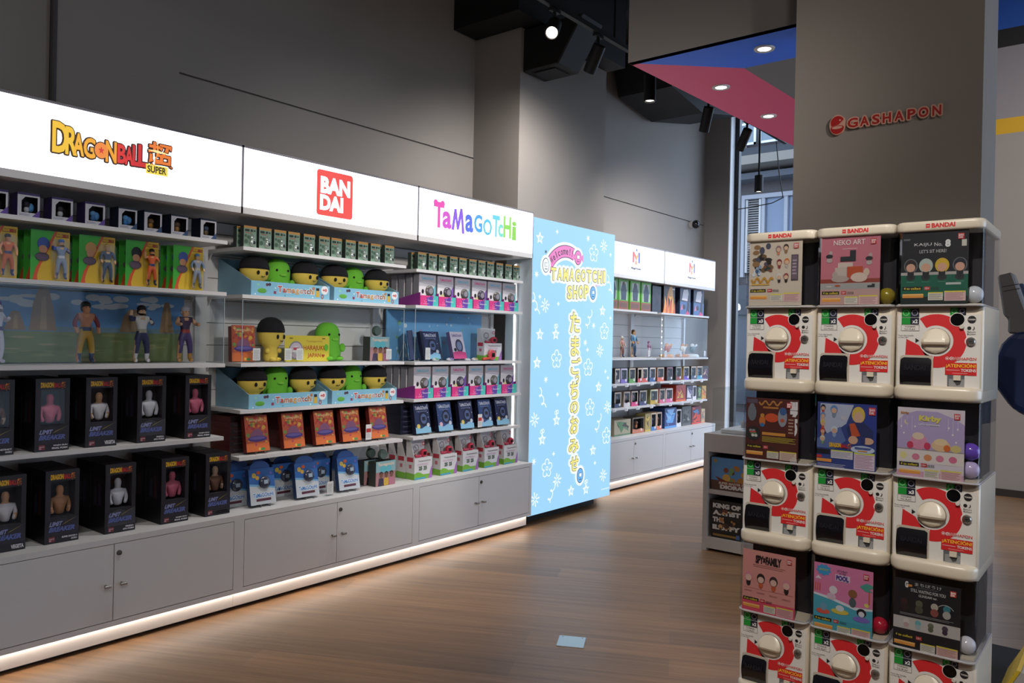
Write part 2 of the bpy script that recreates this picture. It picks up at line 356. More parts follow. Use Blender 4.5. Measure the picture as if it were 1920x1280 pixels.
def louvre(x0, x1, z0, z1, nm):
    b = MB().box(x0, x0 + .05, -.1, 0, z0, z1, C('#a3a1a0', .6)).box(x1 - .05, x1, -.1, 0, z0, z1, C('#a3a1a0', .6))
    n = int((z1 - z0) / .055)
    for k in range(n): b.prism([(-.08, z0 + (k + .1) * (z1 - z0) / n), (-.02, z0 + (k + .75) * (z1 - z0) / n), (-.03, z0 + (k + .85) * (z1 - z0) / n), (-.09, z0 + (k + .2) * (z1 - z0) / n)], x0 + .05, x1 - .05, C('#9a9896', .6), 'x')
    b.build(nm, t)
louvre(-.75, -.42, 6.1, 7.2, 'shutter'); louvre(-.37, .0, 3.2, 4.92, 'shutter')
wf = MB().box(-.46, 1.9, -.14, 0, 4.93, 5.03, C('#83848a', .6)).box(-.46, -.38, -.14, 0, 3.1, 4.93, C('#83848a', .6)).box(.02, .1, -.12, 0, 3.2, 4.93, C('#83848a', .6)).box(.55, .63, -.12, 0, 3.2, 4.93, C('#83848a', .6)).build('window_frame', t)
MB().box(.1, 1.9, -.04, 0, 3.2, 4.93, C('#566378', .2)).build('pane', wf)
MB().tube([(-.58, -.15, 2.8), (-.58, -.15, 4.75)], .03, C('#9c9c9c', .5)).build('drain_pipe', t)
b = MB().box(-1.2, 2, -.25, 0, 2.2, 2.9, C('#20242c', .5)).box(-1.2, 2, -.1, 0, .1, 2.2, C('#262c36', .3)); b.build('shop_front', t)
MB().tb('le', -.66, -.37, 2.3, 2.55, C('#e8f4ff', .4, e=1.6), -.27, .03).build('lettering', t)

# ---------------------------------------------------------------- shelf wall
WHT = C('#d5d3d3', .45, n=.03); WH2 = C('#c9c5c1', .5); GAP = C('#2c2a2b', .8); STEEL = C('#9a9792', .3, .9); LED = C('#fff0e2', .4, e=15)
GROOVE = C('#77726f', .8)
BAY = [(1.065, 2.385), (2.385, 3.707), (3.707, 4.985)]
def cabinet(X, y0, y1, label, lock=True, zt=.525, plug=.03):
    """low double-door cabinet; local x runs along the wall"""
    W = y1 - y0; t = thing('storage_cabinet', label, 'cabinet', (X, y0, 0), WALL, 'low white cabinets under the shelves')
    D = .46; b = MB()
    b.box(0, W, 0.004, D, .105, zt, WHT).box(.028, W - .028, 0, .004, .128, zt - .03, GAP)
    b.box(0, W, -.016, .004, zt - .028, zt, WHT).box(0, W, -.016, .004, .105, .13, WHT).box(0, .03, -.016, .004, .13, zt - .028, WHT).box(W - .03, W, -.016, .004, .13, zt - .028, WHT)
    b.build('body', t)
    MB().box(.0, W - .002, plug, plug + .03, .022, .105, C('#e6e0da', .5)).box(0, W, plug + .04, plug + .06, 0, .022, BLACK).build('plinth', t)
    MB().box(0, W, plug - .016, plug - .004, .099, .1045, LED).build('light_strip', t)
    for k, (a, c) in enumerate(((.033, W / 2 - .002), (W / 2 + .002, W - .033))):
        d = MB().box(a, c, -.016, -.001, .134, zt - .031, WHT).build('door', t)
        hx = c - .035 if k == 0 else a + .035
        MB().tube([(hx, -.016, .305), (hx, -.04, .305)], .006, STEEL).tube([(hx - .014, -.042, .305), (hx + .014, -.042, .305)], .007, STEEL).build('handle', d, smooth=50)
        if k: MB().lathe([(0, -.022), (.011, -.022), (.013, -.016), (.013, -.01)], C('#6a6865', .3, .9), 'y', (a + .022, 0, zt - .075)).build('lock', d)
    return t
for i, (y0, y1) in enumerate(BAY):
    cabinet(-3.79, y0, y1, 'low white double-door cabinet under the ' + ('tall black window boxes', 'blue hanging packs', 'pink and white watch packs')[i])
def shelving(X, y0, y1, label, levels, back=True, top=2.152):
    W = y1 - y0; t = thing('shelving_unit', label, 'shelving', (X, y0, .525), WALL, 'white wall shelving'); z0 = .525
    b = MB(); z = 0.0
    while z < top - z0 - .02:
        h = min(.13, top - z0 - z); b.box(.02, W - .02, .44, .46, z, z + h - .004, C('#d3cfcc', .6)); z += .13
    b.box(.02, W - .02, .452, .462, 0, top - z0, GROOVE); b.build('back_panel', t)
    for x in (.0, W - .035): MB().box(x, x + .035, .415, .46, 0, top - z0, WHT).build('upright', t)
    for z in levels:
        s = MB().box(.048, W - .048, .075, .44, z - z0 - .02, z - z0, WHT).build('shelf', t)
        for x in (.05, W - .056): MB().prism([(.397, -.02), (.43, -.02), (.43, -.06)], x, x + .004, WHT, 'x').build('bracket', s, loc=(0, 0, z - z0))
    return t
LV = [[.945, 1.34, 1.725, 2.003], [.82, 1.08, 1.34, 1.72, 1.985], [.82, 1.08, 1.335, 1.725, 1.972]]
for i, (y0, y1) in enumerate(BAY):
    shelving(-3.79, y0, y1, 'white shelving bay with slatted back under the ' + ('yellow and red logo sign', 'red square logo sign', 'rainbow letter sign')[i], LV[i])
t = thing('light_tube', 'glowing vertical light tube at the end of the shelving beside the blue panel', 'light', (-3.97, 4.966, .56), WALL)
MB().tube([(0, 0, 0), (0, 0, 1.55)], .007, C('#ffffff', .4, e=5)).build('tube', t)
MB().box(.008, .0255, -.010, .010, 0, 1.56, WHT).build('holder', t)

LITW = C('#f4f5ff', .4, e=2.8)
def lightbox(X, y0, y1, label, face=None):
    W = y1 - y0; t = thing('sign_lightbox', label, 'sign', (X, y0, 2.155), WALL, 'lit header signs above the shelves')
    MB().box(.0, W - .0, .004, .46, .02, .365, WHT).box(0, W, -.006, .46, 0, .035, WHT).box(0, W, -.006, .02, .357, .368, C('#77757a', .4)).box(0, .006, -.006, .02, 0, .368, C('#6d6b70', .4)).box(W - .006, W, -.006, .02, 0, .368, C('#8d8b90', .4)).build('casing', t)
    MB().box(.006, W - .006, -.003, .003, .036, .357, face or LITW).build('lit_face', t)
    return t
def E(h, e=1.0): return C(h, .4, e=e)
# first sign
t = lightbox(-3.815, *BAY[0], 'lit white header sign with cartoonish yellow and red lettering')
b = MB().at(-BAY[0][0], 0, -2.155)
K = E('#2a0d05'); yy = -.004
DBL = [('D',1.432,1.498,2.297,2.437,'#f0c030'),('R',1.487,1.539,2.297,2.424,'#f0c030'),('A',1.519,1.568,2.300,2.403,'#f2b22c'),('G',1.565,1.618,2.298,2.392,'#f0a828'),('N',1.663,1.714,2.296,2.396,'#efa026'),('B',1.717,1.758,2.301,2.392,'#d8302c'),('A',1.753,1.792,2.300,2.389,'#d8302c'),('L',1.788,1.823,2.301,2.401,'#cc2828'),('L',1.815,1.864,2.302,2.409,'#cc2828')]
for i, (c, x0, x1, z0, z1, h) in enumerate(DBL):
    b.halo(c, x0, x1, z0, z1, K, yy - i * .0004, .0065, .04)
for i, (c, x0, x1, z0, z1, h) in enumerate(DBL): b.tb(c, x0, x1, z0, z1, E(h), yy - .005 - i * .0003, .035)
b.disc(1.643, 2.344, .034, K, yy - .006, .042); b.disc(1.643, 2.344, .030, E('#ee8a3a'), yy - .007, .037); b.star(1.643, 2.344, .015, E('#d2342a'), yy - .008, rz=.019)
b.halo('超', 1.861, 1.988, 2.307, 2.436, K, yy - .005, .006, .02); b.tb('超', 1.861, 1.988, 2.307, 2.436, E('#ea7a2e'), yy - .009, .02)
b.poly([(1.886, 2.248), (1.905, 2.36), (1.908, 2.477), (1.916, 2.38), (1.897, 2.36)], E('#f0903a'), yy - .010); b.poly([(1.855, 2.392), (1.905, 2.397), (1.997, 2.385), (1.905, 2.384)], E('#ffe9a0'), yy - .0105)
b.rect(1.853, 1.963, 2.276, 2.323, E('#f3dc4c'), yy - .010); b.tb('SUPER', 1.860, 1.955, 2.283, 2.317, K, yy - .011, .03)
b.build('lettering', t)
# second sign
t = lightbox(-3.815, *BAY[1], 'lit white header sign with a red rounded square logo')
b = MB().at(-BAY[1][0], 0, -2.155)
def rrect(x0, x1, z0, z1, r, n=5):
    o = []
    for cx, cz, a in ((x1 - r, z1 - r, 0), (x0 + r, z1 - r, 90), (x0 + r, z0 + r, 180), (x1 - r, z0 + r, 270)):
        o += [(cx + r * math.cos(R(a + 90 * k / n)), cz + r * math.sin(R(a + 90 * k / n))) for k in range(n + 1)]
    return o
def bandai(b, x0, x1, z0, z1, red, wh, y):
    w, h = x1 - x0, z1 - z0; b.poly(rrect(x0, x1, z0, z1, abs(w) * .07), red, y)
    b.tb('BAN', x0 + w * .10, x0 + w * .92, z0 + h * .49, z0 + h * .86, wh, y - .0012, .05); b.tb('DAI', x0 + w * .09, x0 + w * .73, z0 + h * .12, z0 + h * .46, wh, y - .0012, .05)
bandai(b, 2.874, 3.144, 2.217, 2.487, E('#e8413a', 1.1), LITW, -.005); b.build('lettering', t)
# third sign
t = lightbox(-3.815, *BAY[2], 'lit white header sign with rounded rainbow lettering')
b = MB().at(-BAY[2][0], 0, -2.155)
for c, x0, x1, z0, z1, h in [('T',3.853,3.958,2.266,2.445,'#f040b4'),('a',3.941,4.034,2.269,2.390,'#d84ad0'),('M',4.034,4.169,2.253,2.428,'#8a55ea'),('a',4.176,4.265,2.271,2.400,'#4a6cf0'),('G',4.272,4.364,2.282,2.414,'#45a8f0'),('T',4.478,4.565,2.272,2.435,'#62d6ee'),('c',4.545,4.607,2.277,2.377,'#7ae2d2'),('H',4.608,4.703,2.279,2.446,'#8ee04a'),('i',4.712,4.768,2.271,2.417,'#8ed84a')]:
    if c == 'M': b.poly([(4.034, 2.27), (4.06, 2.42), (4.084, 2.42), (4.099, 2.335), (4.122, 2.43), (4.146, 2.43), (4.171, 2.253), (4.144, 2.253), (4.132, 2.358), (4.110, 2.275), (4.090, 2.275), (4.074, 2.348), (4.060, 2.268)], E(h), -.005)
    else: b.tb(c, x0, x1, z0, z1, E(h), -.005, .035)
for x in (3.872, 3.940): b.disc(x, 2.436, .022, E('#f040b4'), -.0055)
b.ring(4.423, 2.334, .030, .050, E('#50c8f0'), -.005, q=1.2); b.rect(4.402, 4.444, 2.32, 2.36, LITW, -.0055); 
for k in (-1, 0, 1): b.disc(4.423 + k * .017, 2.297 + abs(k) * .005, .005, LITW, -.006)
b.build('lettering', t)

# tall blue lit panel
t = thing('lit_panel', 'tall glowing blue panel with pink welcome ribbon and yellow lettering', 'sign', (-3.815, 4.992, 0), WALL)
MB().box(0, 1.24, .004, .27, .085, 2.49, C('#b8c4cc', .5)).box(0.02, 1.16, .12, .26, 0, .085, BLACK).build('casing', t)
def blue():
    M = bpy.data.materials.new('backlit_blue_film'); M.use_nodes = True; nt = M.node_tree; p = nt.nodes['Principled BSDF']
    p.inputs['Base Color'].default_value = (.05, .05, .05, 1); p.inputs['Emission Color'].default_value = lin('#9dd6ff'); p.inputs['Emission Strength'].default_value = 1.0; p.inputs['Roughness'].default_value = .35; return M
MB().box(.004, 1.236, -.004, .004, .087, 2.487, blue()).build('lit_face', t)
b = MB().at(-4.992, 0, 0); W1 = E('#f2fbff', 1.02); PK = E('#ee7fc6'); YL = E('#f2e87c'); BK = E('#1c2430', .9); y = -.006; LB = E('#6bb4f0')
# ribbon with an arched word
AX, AZ = 5.46, 1.95
def arc(r0, r1, m, y, a0=52, a1=148): b.ring(AX, AZ, r0, r1, m, y, a0, a1, 24, 1.0)
arc(.232, .385, W1, y, 52, 160); arc(.255, .361, BK, y - .001, 58, 155.5); arc(.261, .355, PK, y - .002, 59, 154)
wd = 'Welcome!!'
for i, c in enumerate(wd):
    a = R(136 - i * 7.6); cx, cz = AX + .308 * math.cos(a), AZ + .308 * math.sin(a); n0 = len(b.v)
    ww = .010 if c in 'l!' else .038 if c in 'Wm' else .027
    b.tb(c, -ww / 2, ww / 2, -.028 if c in 'Wl!' else -.028, .03 if c in 'Wl!' else .014, BK, y - .003, .015)
    q = a - PI / 2
    for k in range(n0, len(b.v)):
        X0, Y0, Z0 = b.v[k]; dx, dz = X0 + 4.992, Z0
        b.v[k] = (cx - 4.992 + dx * math.cos(q) - dz * math.sin(q), Y0, cz + dx * math.sin(q) + dz * math.cos(q))
def egg(cx, cz, rx, rz, m, y, wings=False):
    b.disc(cx, cz, rx + .03, W1, y, rz + .03); b.disc(cx, cz, rx + .006, BK, y - .001, rz + .006)
    if wings:
        for s in (-1, 1): b.poly([(cx + s * rx * .8, cz), (cx + s * rx * 1.6, cz + .04), (cx + s * rx * 1.6, cz - .04)], m, y - .0015)
    b.disc(cx, cz, rx, m, y - .002, rz); b.rect(cx - rx * .45, cx + rx * .45, cz - rz * .2, cz + rz * .4, BK, y - .003); b.rect(cx - rx * .38, cx + rx * .38, cz - rz * .15, cz + rz * .34, W1, y - .004)
    for k in (-1, 0, 1): b.disc(cx + k * rx * .3, cz - rz * .55, .005, BK, y - .004)
egg(5.155, 2.115, .04, .055, W1, y - .004); b.star(5.152, 2.225, .022, BK, y - .005, 6, .3); egg(5.62, 2.22, .05, .058, PK, y - .004, True); egg(5.87, 1.93, .042, .055, LB, y - .002); egg(5.72, .33, .045, .06, LB, y - .006)
def word(s, x0, x1, z0, z1, wt=.10, st=0):
    b.halo(s, x0, x1, z0, z1, W1, y, .026, wt, 14); b.halo(s, x0, x1, z0, z1, BK, y - .0022, .0042, wt, 8); b.tb(s, x0, x1, z0, z1, YL, y - .0036, wt)
n = 10; x = 5.231
for i, c in enumerate('TAMAGOTCHI'):
    wdt = .045 if c == 'I' else .085; word(c, x, x + wdt - .012, 2.0 + .003 * i + (.006 if i % 2 else 0), 2.105 + .004 * i, .04); x += wdt + .004
for i, c in enumerate('SHOP'): word(c, 5.472 + i * .086, 5.472 + i * .086 + .07, 1.858 + .006 * i, 1.972 + .007 * i, .04)
for c, x0, x1, z0, z1 in [('た',5.525,5.671,1.572,1.75),('ま',5.545,5.67,1.371,1.543),('ご',5.551,5.697,1.215,1.359),('っ',5.618,5.679,1.138,1.207),('ち',5.546,5.668,1.000,1.150),('の',5.552,5.674,.876,.98),('お',5.557,5.680,.703,.853),('み',5.544,5.691,.536,.657),('せ',5.570,5.693,.379,.506)]: word(c, x0, x1, z0, z1, .026)
for k in (-1, 0, 1): b.rect(5.93 + k * .02, 5.937 + k * .02, 1.99, 2.01, PK, y - .004)
b.tb('© BANDAI', 6.08, 6.22, .15, .164, W1, y, .02)
DEC = [('star',5.074,2.328),('dot',5.312,2.407),('spark',5.779,2.405),('burst',6.039,2.365),('flower',5.876,2.283),('dot',6.156,2.298),('spark',5.04,2.033),('dot',5.09,1.854),('burst',5.165,1.787),('dot',5.349,1.809),('star',6.04,1.78),('dot',6.179,1.719),('curl',6.144,2.017),('curl',5.813,1.688),('spark',5.897,1.643),('flower',6.077,1.594),('star',5.101,1.548),('star',5.323,1.555),('spark',5.768,1.49),('dot',5.806,1.426),('burst',6.009,1.42),('flower',5.341,1.347),('star',5.07,1.319),('flower',5.823,1.27),('curl',5.03,1.789),('spark',5.196,1.18),('curl',5.147,1.024),('dot',5.365,1.051),('burst',5.054,.859),('star',5.359,.835),('star',6.0,1.093),('dot',6.111,1.229),('dot',6.155,1.171),('flower',5.864,.914),('burst',6.159,.902),('curl',6.002,.756),('flower',6.15,.64),('star',5.162,.69),('star',5.929,.529),('dot',5.327,.557),('dot',5.967,.411),('flower',5.237,.447),('burst',5.387,.331),('curl',5.305,.228),('star',5.595,.211),('star',5.828,.193),('burst',6.11,.284),('burst',5.081,.211),('spark',5.056,.522)]
for i, (k, x, z) in enumerate(DEC):
    y2 = -.0055
    if k == 'dot': b.star(x, z, .022, W1, y2, 4, .5)
    elif k == 'spark': b.star(x, z, .034, W1, y2, 7, .35)
    elif k == 'burst':
        for a in range(8):
            t2 = R(45 * a + 10); c, s = math.cos(t2), math.sin(t2); r = .052 if a % 2 else .06
            b.poly([(x + c * .012 - s * .004, z + s * .012 + c * .004), (x + c * .012 + s * .004, z + s * .012 - c * .004), (x + c * r + s * .007, z + s * r - c * .007), (x + c * r - s * .007, z + s * r + c * .007)], W1, y2)
    elif k == 'star':
        b.star(x, z, .055, W1, y2, 5, .48); b.star(x + .004, z - .002, .028, LB if False else E('#b8e2ff'), y2 - .0005, 5, .48)
        if i % 2: b.ring(x + .01, z + .07, .012, .019, W1, y2); b.ring(x - .01, z + .065, .012, .019, W1, y2)
    elif k == 'flower':
        for a in range(5): b.ring(x + .045 * math.cos(R(72 * a + 90)), z + .05 * math.sin(R(72 * a + 90)), .022, .031, W1, y2, 72 * a + 90 - 130, 72 * a + 90 + 130, 14)
        b.ring(x, z, .010, .018, W1, y2 - .0004)
    else:
        P = []
        for q in range(30):
            u = q / 29; P.append((x + .075 * (u - .5) * (1 if i % 2 else -1) + .024 * math.cos(u * 14), z + .15 * (u - .5) + .02 * math.sin(u * 14)))
        for q in range(29):
            (a, c), (d, e) = P[q], P[q + 1]; L = math.hypot(d - a, e - c) or 1; nx, nz = -(e - c) / L * .005, (d - a) / L * .005
            b.poly([(a + nx, c + nz), (a - nx, c - nz), (d - nx, e - nz), (d + nx, e + nz)], W1, y2 - .0003 * (q % 2))
b.build('printed_pattern', t)

# far bays, set back beyond the blue panel
FB = [(6.48, 7.80), (7.80, 9.12)]
for i, (y0, y1) in enumerate(FB):
    cabinet(-4.10, y0, y1, ('low white double-door cabinet just beyond the blue panel', 'low white double-door cabinet at the far end of the wall')[i])
    shelving(-4.10, y0, y1, ('white shelving bay just beyond the blue panel', 'white shelving bay at the far end by the window')[i], [.82, 1.07, 1.335, 1.84])
    t = lightbox(-4.13, y0, y1, ('lit white header sign with a small multicoloured letter logo, just beyond the blue panel', 'lit white header sign with a small multicoloured letter logo, by the far wall corner')[i], C('#f4f5ff', .4, e=1.3))
    x = (7.175, 8.475)[i] - y0; b = MB().at(x, 0, .225)
    for p, h in (([(-.075, -.05), (-.075, .06), (-.045, .06), (-.045, -.05)], '#e83a4a'), ([(-.045, .06), (-.045, .02), (0, -.03), (0, .015)], '#f06a3a'), ([(0, .015), (0, -.03), (.045, .02), (.045, .06)], '#f2b83a'), ([(.045, -.05), (.045, .06), (.075, .06), (.075, -.05)], '#3a58e0'), ([(-.02, -.07), (-.02, -.03), (.01, -.03), (.01, -.07)], '#f08a3a')): b.poly(p, E(h), -.005)
    b.disc(.005, .082, .014, E('#3a6ae8'), -.005); b.tb('MegaHouse', -.1, .1, -.128, -.096, E('#1c1c22', .8), -.005, .045)
    b.build('lettering', t)

# ---------------------------------------------------------------- goods on the shelves
def card_box(b, x0, x1, y0, y1, z0, z1, side, front, win=None, depth=.05, inner='#17161c'):
    """carton, open behind its window when win = (x0, x1, z0, z1)"""
    S = C(side); Fm = C(front)
    b.add([(x0, y0, z0), (x1, y0, z0), (x1, y1, z0), (x0, y1, z0), (x0, y0, z1), (x1, y0, z1), (x1, y1, z1), (x0, y1, z1)], [(1, 2, 6, 5), (2, 3, 7, 6), (3, 0, 4, 7), (4, 5, 6, 7), (3, 2, 1, 0)], S)
    if not win: b.rect(x0, x1, z0, z1, Fm, y0); return
    a, c, d, e = win
    b.rect(x0, a, z0, z1, Fm, y0); b.rect(c, x1, z0, z1, Fm, y0); b.rect(a, c, z0, d, Fm, y0); b.rect(a, c, e, z1, Fm, y0)
    I = C(inner, .6); k = y0 + depth
    b.add([(a, y0, d), (c, y0, d), (c, y0, e), (a, y0, e), (a, k, d), (c, k, d), (c, k, e), (a, k, e)], [(0, 1, 5, 4), (1, 2, 6, 5), (2, 3, 7, 6), (3, 0, 4, 7), (4, 5, 6, 7)], I)
def skin_body(name, J, E_, reg, sub=2):
    """one continuous body grown over a skeleton; reg(x, y, z) picks the colour of each face"""
    me = bpy.data.meshes.new('skeleton'); bm = bmesh.new(); L = bm.verts.layers.skin.verify(); vs = []
    for i, (p, r) in enumerate(J):
        v = bm.verts.new(p); v[L].radius = (r, r) if not isinstance(r, tuple) else r; v[L].use_root = (i == 0); vs.append(v)
    for a, c in E_: bm.edges.new((vs[a], vs[c]))
    bm.to_mesh(me); bm.free()
    o = bpy.data.objects.new('skeleton', me); COL.objects.link(o)
    o.modifiers.new('s', 'SKIN').use_smooth_shade = True
    m = o.modifiers.new('d', 'SUBSURF'); m.levels = m.render_levels = sub
    d = bpy.data.meshes.new_from_object(o.evaluated_get(bpy.context.evaluated_depsgraph_get())); bpy.data.objects.remove(o); bpy.data.meshes.remove(me)
    d.name = name; d.materials.clear(); ms = []
    for p in d.polygons:
        m = reg(*p.center)
        if m not in ms: ms.append(m); d.materials.append(m)
        p.material_index = ms.index(m); p.use_smooth = True
    return d
def doll(c, pose=0):
    """plain jointed toy figure 0.30 tall, front to -y; c: skin, top, sleeve, belt, trousers, boots"""
    s, t, sl, be, tr, bo = (C(x, .45) for x in c)
    J = [((0, 0, .158), .021), ((0, 0, .185), .019), ((0, .002, .222), .028), ((0, 0, .246), .012), ((0, -.003, .262), .019), ((0, -.003, .284), .019)]
    E_ = [(0, 1), (1, 2), (2, 3), (3, 4), (4, 5)]
    arms = {0: [((.036, .002, .234), .013), ((.055, -.004, .195), .011), ((.05, -.022, .160), .009), ((.048, -.03, .147), .0095)],
            1: [((.036, .002, .234), .013), ((.056, -.006, .205), .011), ((.036, -.03, .215), .009), ((.026, -.038, .222), .0095)],
            2: [((.036, .002, .234), .013), ((.055, -.012, .208), .011), ((.052, -.045, .205), .009), ((.05, -.058, .206), .0105)],
            3: [((.036, .002, .234), .013), ((.058, 0, .222), .011), ((.062, -.01, .262), .009), ((.060, -.012, .278), .0095)]}
    for sx, k in ((-1, (0, 3, 2, 0)[pose]), (1, (0, 1, 2, 2)[pose])):
        n = len(J); J += [((sx * p[0], p[1], p[2]), r) for p, r in arms[k]]; E_ += [(2, n), (n, n + 1), (n + 1, n + 2), (n + 2, n + 3)]
    for sx in (-1, 1):
        n = len(J); J += [((sx * .018, 0, .140), .020), ((sx * .028, -.004, .078), .0145), ((sx * .032, .006, .020), .0115), ((sx * .034, -.018, .010), .0105)]; E_ += [(0, n), (n, n + 1), (n + 1, n + 2), (n + 2, n + 3)]
    def reg(x, y, z):
        if z > .247: return s
        if abs(x) > .037: return s if (pose in (1, 3) and z > .255) else sl if z > .178 and abs(y) < .03 else s
        if z > .176: return s if (abs(x) < .012 and y < -.012 and z > .222) else t
        if z > .163: return be
        if z > .05: return tr
        return bo
    return skin_body('body', J, E_, reg)
def doll_thing(name, label, loc, c, pose, hair, group=None, sc=1.0, rz=WALL, d=None):
    t = thing(name, label, 'toy figure', loc, rz, group); t.scale = (sc,) * 3
    o = bpy.data.objects.new('body', d or doll(c, pose)); COL.objects.link(o); o.parent = t
    if hair:
        H = C(hair, .5); MB().ell(0, .006, .285, .0235, .022, .02, H, 14, 8).ell(0, .012, .27, .022, .016, .02, H, 14, 8).build('hair', t, smooth='all')
    for x in (-.0075, .0075): MB().ell(x, -.0215, .274, .0024, .0015, .0028, C('#15151a', .3), 8, 6).build('eye', t)
    return t
def bust(c):
    """upper half of a plain toy figure behind a window"""
    s, t = C(c[0], .5), C(c[1], .5)
    J = [((0, 0, 0), .027), ((0, 0, .03), .024), ((0, .0, .075), .034), ((0, 0, .103), .014), ((0, -.002, .120), .018), ((0, -.002, .138), .022), ((0, -.001, .155), .017), ((0, 0, .163), .008)]; E_ = [(0, 1), (1, 2), (2, 3), (3, 4), (4, 5), (5, 6), (6, 7)]
    for sx in (-1, 1):
        n = len(J); J += [((sx * .04, 0, .088), .014), ((sx * .048, -.004, .045), .012), ((sx * .036, -.012, .01), .011)]; E_ += [(2, n), (n, n + 1), (n + 1, n + 2)]
    return skin_body('figurine', J, E_, lambda x, y, z: s if z > .1 or (abs(x) > .04 and z < .05) else t, 1)

def dbs(b, x0, x1, z0, z1, y):
    w = x1 - x0; P = lambda f: x0 + w * f
    b.tb('DRAGON', P(0), P(.52), z0, z1 + (z1 - z0) * .15, C('#d9a91e'), y, .07); b.tb('BALL', P(.53), P(.82), z0, z1, C('#b3241f'), y, .07); b.tb('超', P(.82), P(1), z0 - (z1 - z0) * .2, z1 + (z1 - z0) * .2, C('#d9771e'), y, .05)

# --- first bay, top shelf: small white window boxes
S1 = [1.244, 1.371, 1.511, 1.656, 1.81, 1.936, 2.075, 2.236]
def small_box(side, acc, fig, kind):
    t = thing('figure_box', 'x', 'box', group='small white window boxes on the top shelf'); b = MB()
    card_box(b, -.045, .045, 0, .095, 0, .105, side, '#d9d8de', (-.029, .036, .018, .088), .06)
    b.poly([(-.029, .088), (-.029, .07), (-.014, .088)], C('#d9d8de'), -.0006); b.rect(-.045, .045, .0955, .105, C(side), -.0006); b.lines(-.038, .005, .004, .014, 3, C('#9b97a8'), -.0006)
    b.poly([(.012, 0), (.045, 0), (.045, .034), (.032, .022), (.022, .010)], C(acc), -.0008); b.build('carton', t)
    MB().rect(-.0285, .0355, .0185, .0875, FILM, .001).build('window_film', t)
    f = MB().ell(.002, .03, .056, .015, .013, .014, C(fig[0]), 12, 8).ell(.002, .03, .035, .012, .01, .016, C(fig[1]), 12, 8)
    if kind: f.ell(.018, .03, .045, .014, .012, .02, C('#5f9fd8'), 12, 8)
    f.build('figurine', t, smooth='all'); return t
SB = [('#3b2a63', '#6a4aa0', ('#20202a', '#d6d6dc'), 0), ('#3b2a63', '#6a4aa0', ('#2a2a36', '#d0d2dc'), 1), ('#3b2a63', '#6a4aa0', ('#3c3a42', '#e0e0e2'), 0), ('#3b2a63', '#6a4aa0', ('#6fa8e0', '#4f88c8'), 1), ('#182338', '#3c567e', ('#6db4ee', '#4f98e0'), 1), ('#182338', '#3c567e', ('#7a5a3a', '#c8923a'), 0), ('#182338', '#3c567e', ('#6a5440', '#b88a4a'), 0), ('#182338', '#3c567e', ('#44506a', '#7c6a4a'), 0)]
n = len(S1)
for i, yc in enumerate(S1):
    t = small_box(*SB[i]); t.location = (-3.885, yc, 2.003); t.rotation_euler.z = WALL
    t['label'] = f"small white window box with {'purple' if i < 4 else 'navy'} sides, {ORD[n-1-i]} from the green cards, top shelf"

# --- first bay, second shelf: green and yellow figure cards, three deep
def blister(k, suit, hair):
    t = thing('figure_card', 'x', 'toy pack', group='green and yellow figure cards'); b = MB()
    b.box(-.083, .083, .03, .033, 0, .232, C('#3fae3a')); y = .0296
    b.poly([(.083, 0), (.083, .232), (.03, .232), (-.045, .06), (-.06, 0)], C('#d8b32c'), y); b.poly([(-.06, 0), (-.045, .06), (.03, .232), (.018, .232), (-.062, .05), (-.075, 0)], C('#c2522a'), y - .0004)
    b.poly([(-.075, 0), (-.06, .06), (-.03, .1), (-.055, .03), (-.052, 0)], C('#d9542c'), y - .0007)
    b.ell(-.03, .028, .17, .026, .002, .03, C(hair), 14, 8).ell(-.032, .027, .145, .018, .002, .02, C('#c99470'), 12, 8).ell(-.035, .0265, .11, .03, .002, .02, C('#5a4a5c'), 12, 8)
    b.rect(.022, .078, .205, .222, C('#7a5a1c'), y - .0005); dbs(b, .024, .076, .208, .219, y - .0012); b.build('backing_card', t)
    MB().prism(rrect(.002, .076, .006, .196, .02), -.004, .028, FILM).build('bubble', t)
    return t
BODYS = {}
def mini(c, pose=0):
    if (c, pose) not in BODYS: BODYS[(c, pose)] = doll(c, pose)
    return BODYS[(c, pose)]
S2 = [1.262, 1.482, 1.69, 1.909, 2.154]
SU = [('#d89a6a', '#c8642a', '#d89a6a', '#28406a', '#c8642a', '#2a3a6a'), ('#d0a070', '#7a8ca8', '#2a4a9a', '#c8ccd2', '#8a97ac', '#4a5a8a'), ('#d0a070', '#26364e', '#3a4a5c', '#c8b26a', '#26364e', '#1a2230'), ('#d89a6a', '#d8602c', '#d89a6a', '#2a3a6a', '#d8602c', '#26304a'), ('#c8a888', '#8a94a4', '#5a7a9a', '#b0a890', '#8a94a4', '#5a6474')]
for i, yc in enumerate(S2):
    for k in range(3):
        t = blister(i, SU[i], ('#3a3038', '#3c5aa8', '#c79a5a', '#1c1a20', '#3c56a0')[i]); t.location = (-3.905 - .045 * k, yc - .012 * k, 1.725); t.rotation_euler.z = WALL
        if k == 0:
            o = bpy.data.objects.new('figurine', mini(SU[i], (0, 1, 0, 1, 0)[i])); COL.objects.link(o); o.parent = t; o.scale = (.62,) * 3; o.location = (.040, .012, .009)
            MB().ell(.040, .014, .187, .013, .012, .011, C(('#2a2428', '#3f74c8', '#c8a03c', '#1a181c', '#4a86b8')[i]), 12, 8).build('figurine_hair', t)
        q = ORD[4 - i]
        t['label'] = (f"green and yellow card with a small toy figure, {q} from the yellow plushes, front row", f"green figure card just behind the {q} one from the yellow plushes", f"rearmost green figure card in the file {q} from the yellow plushes")[k]

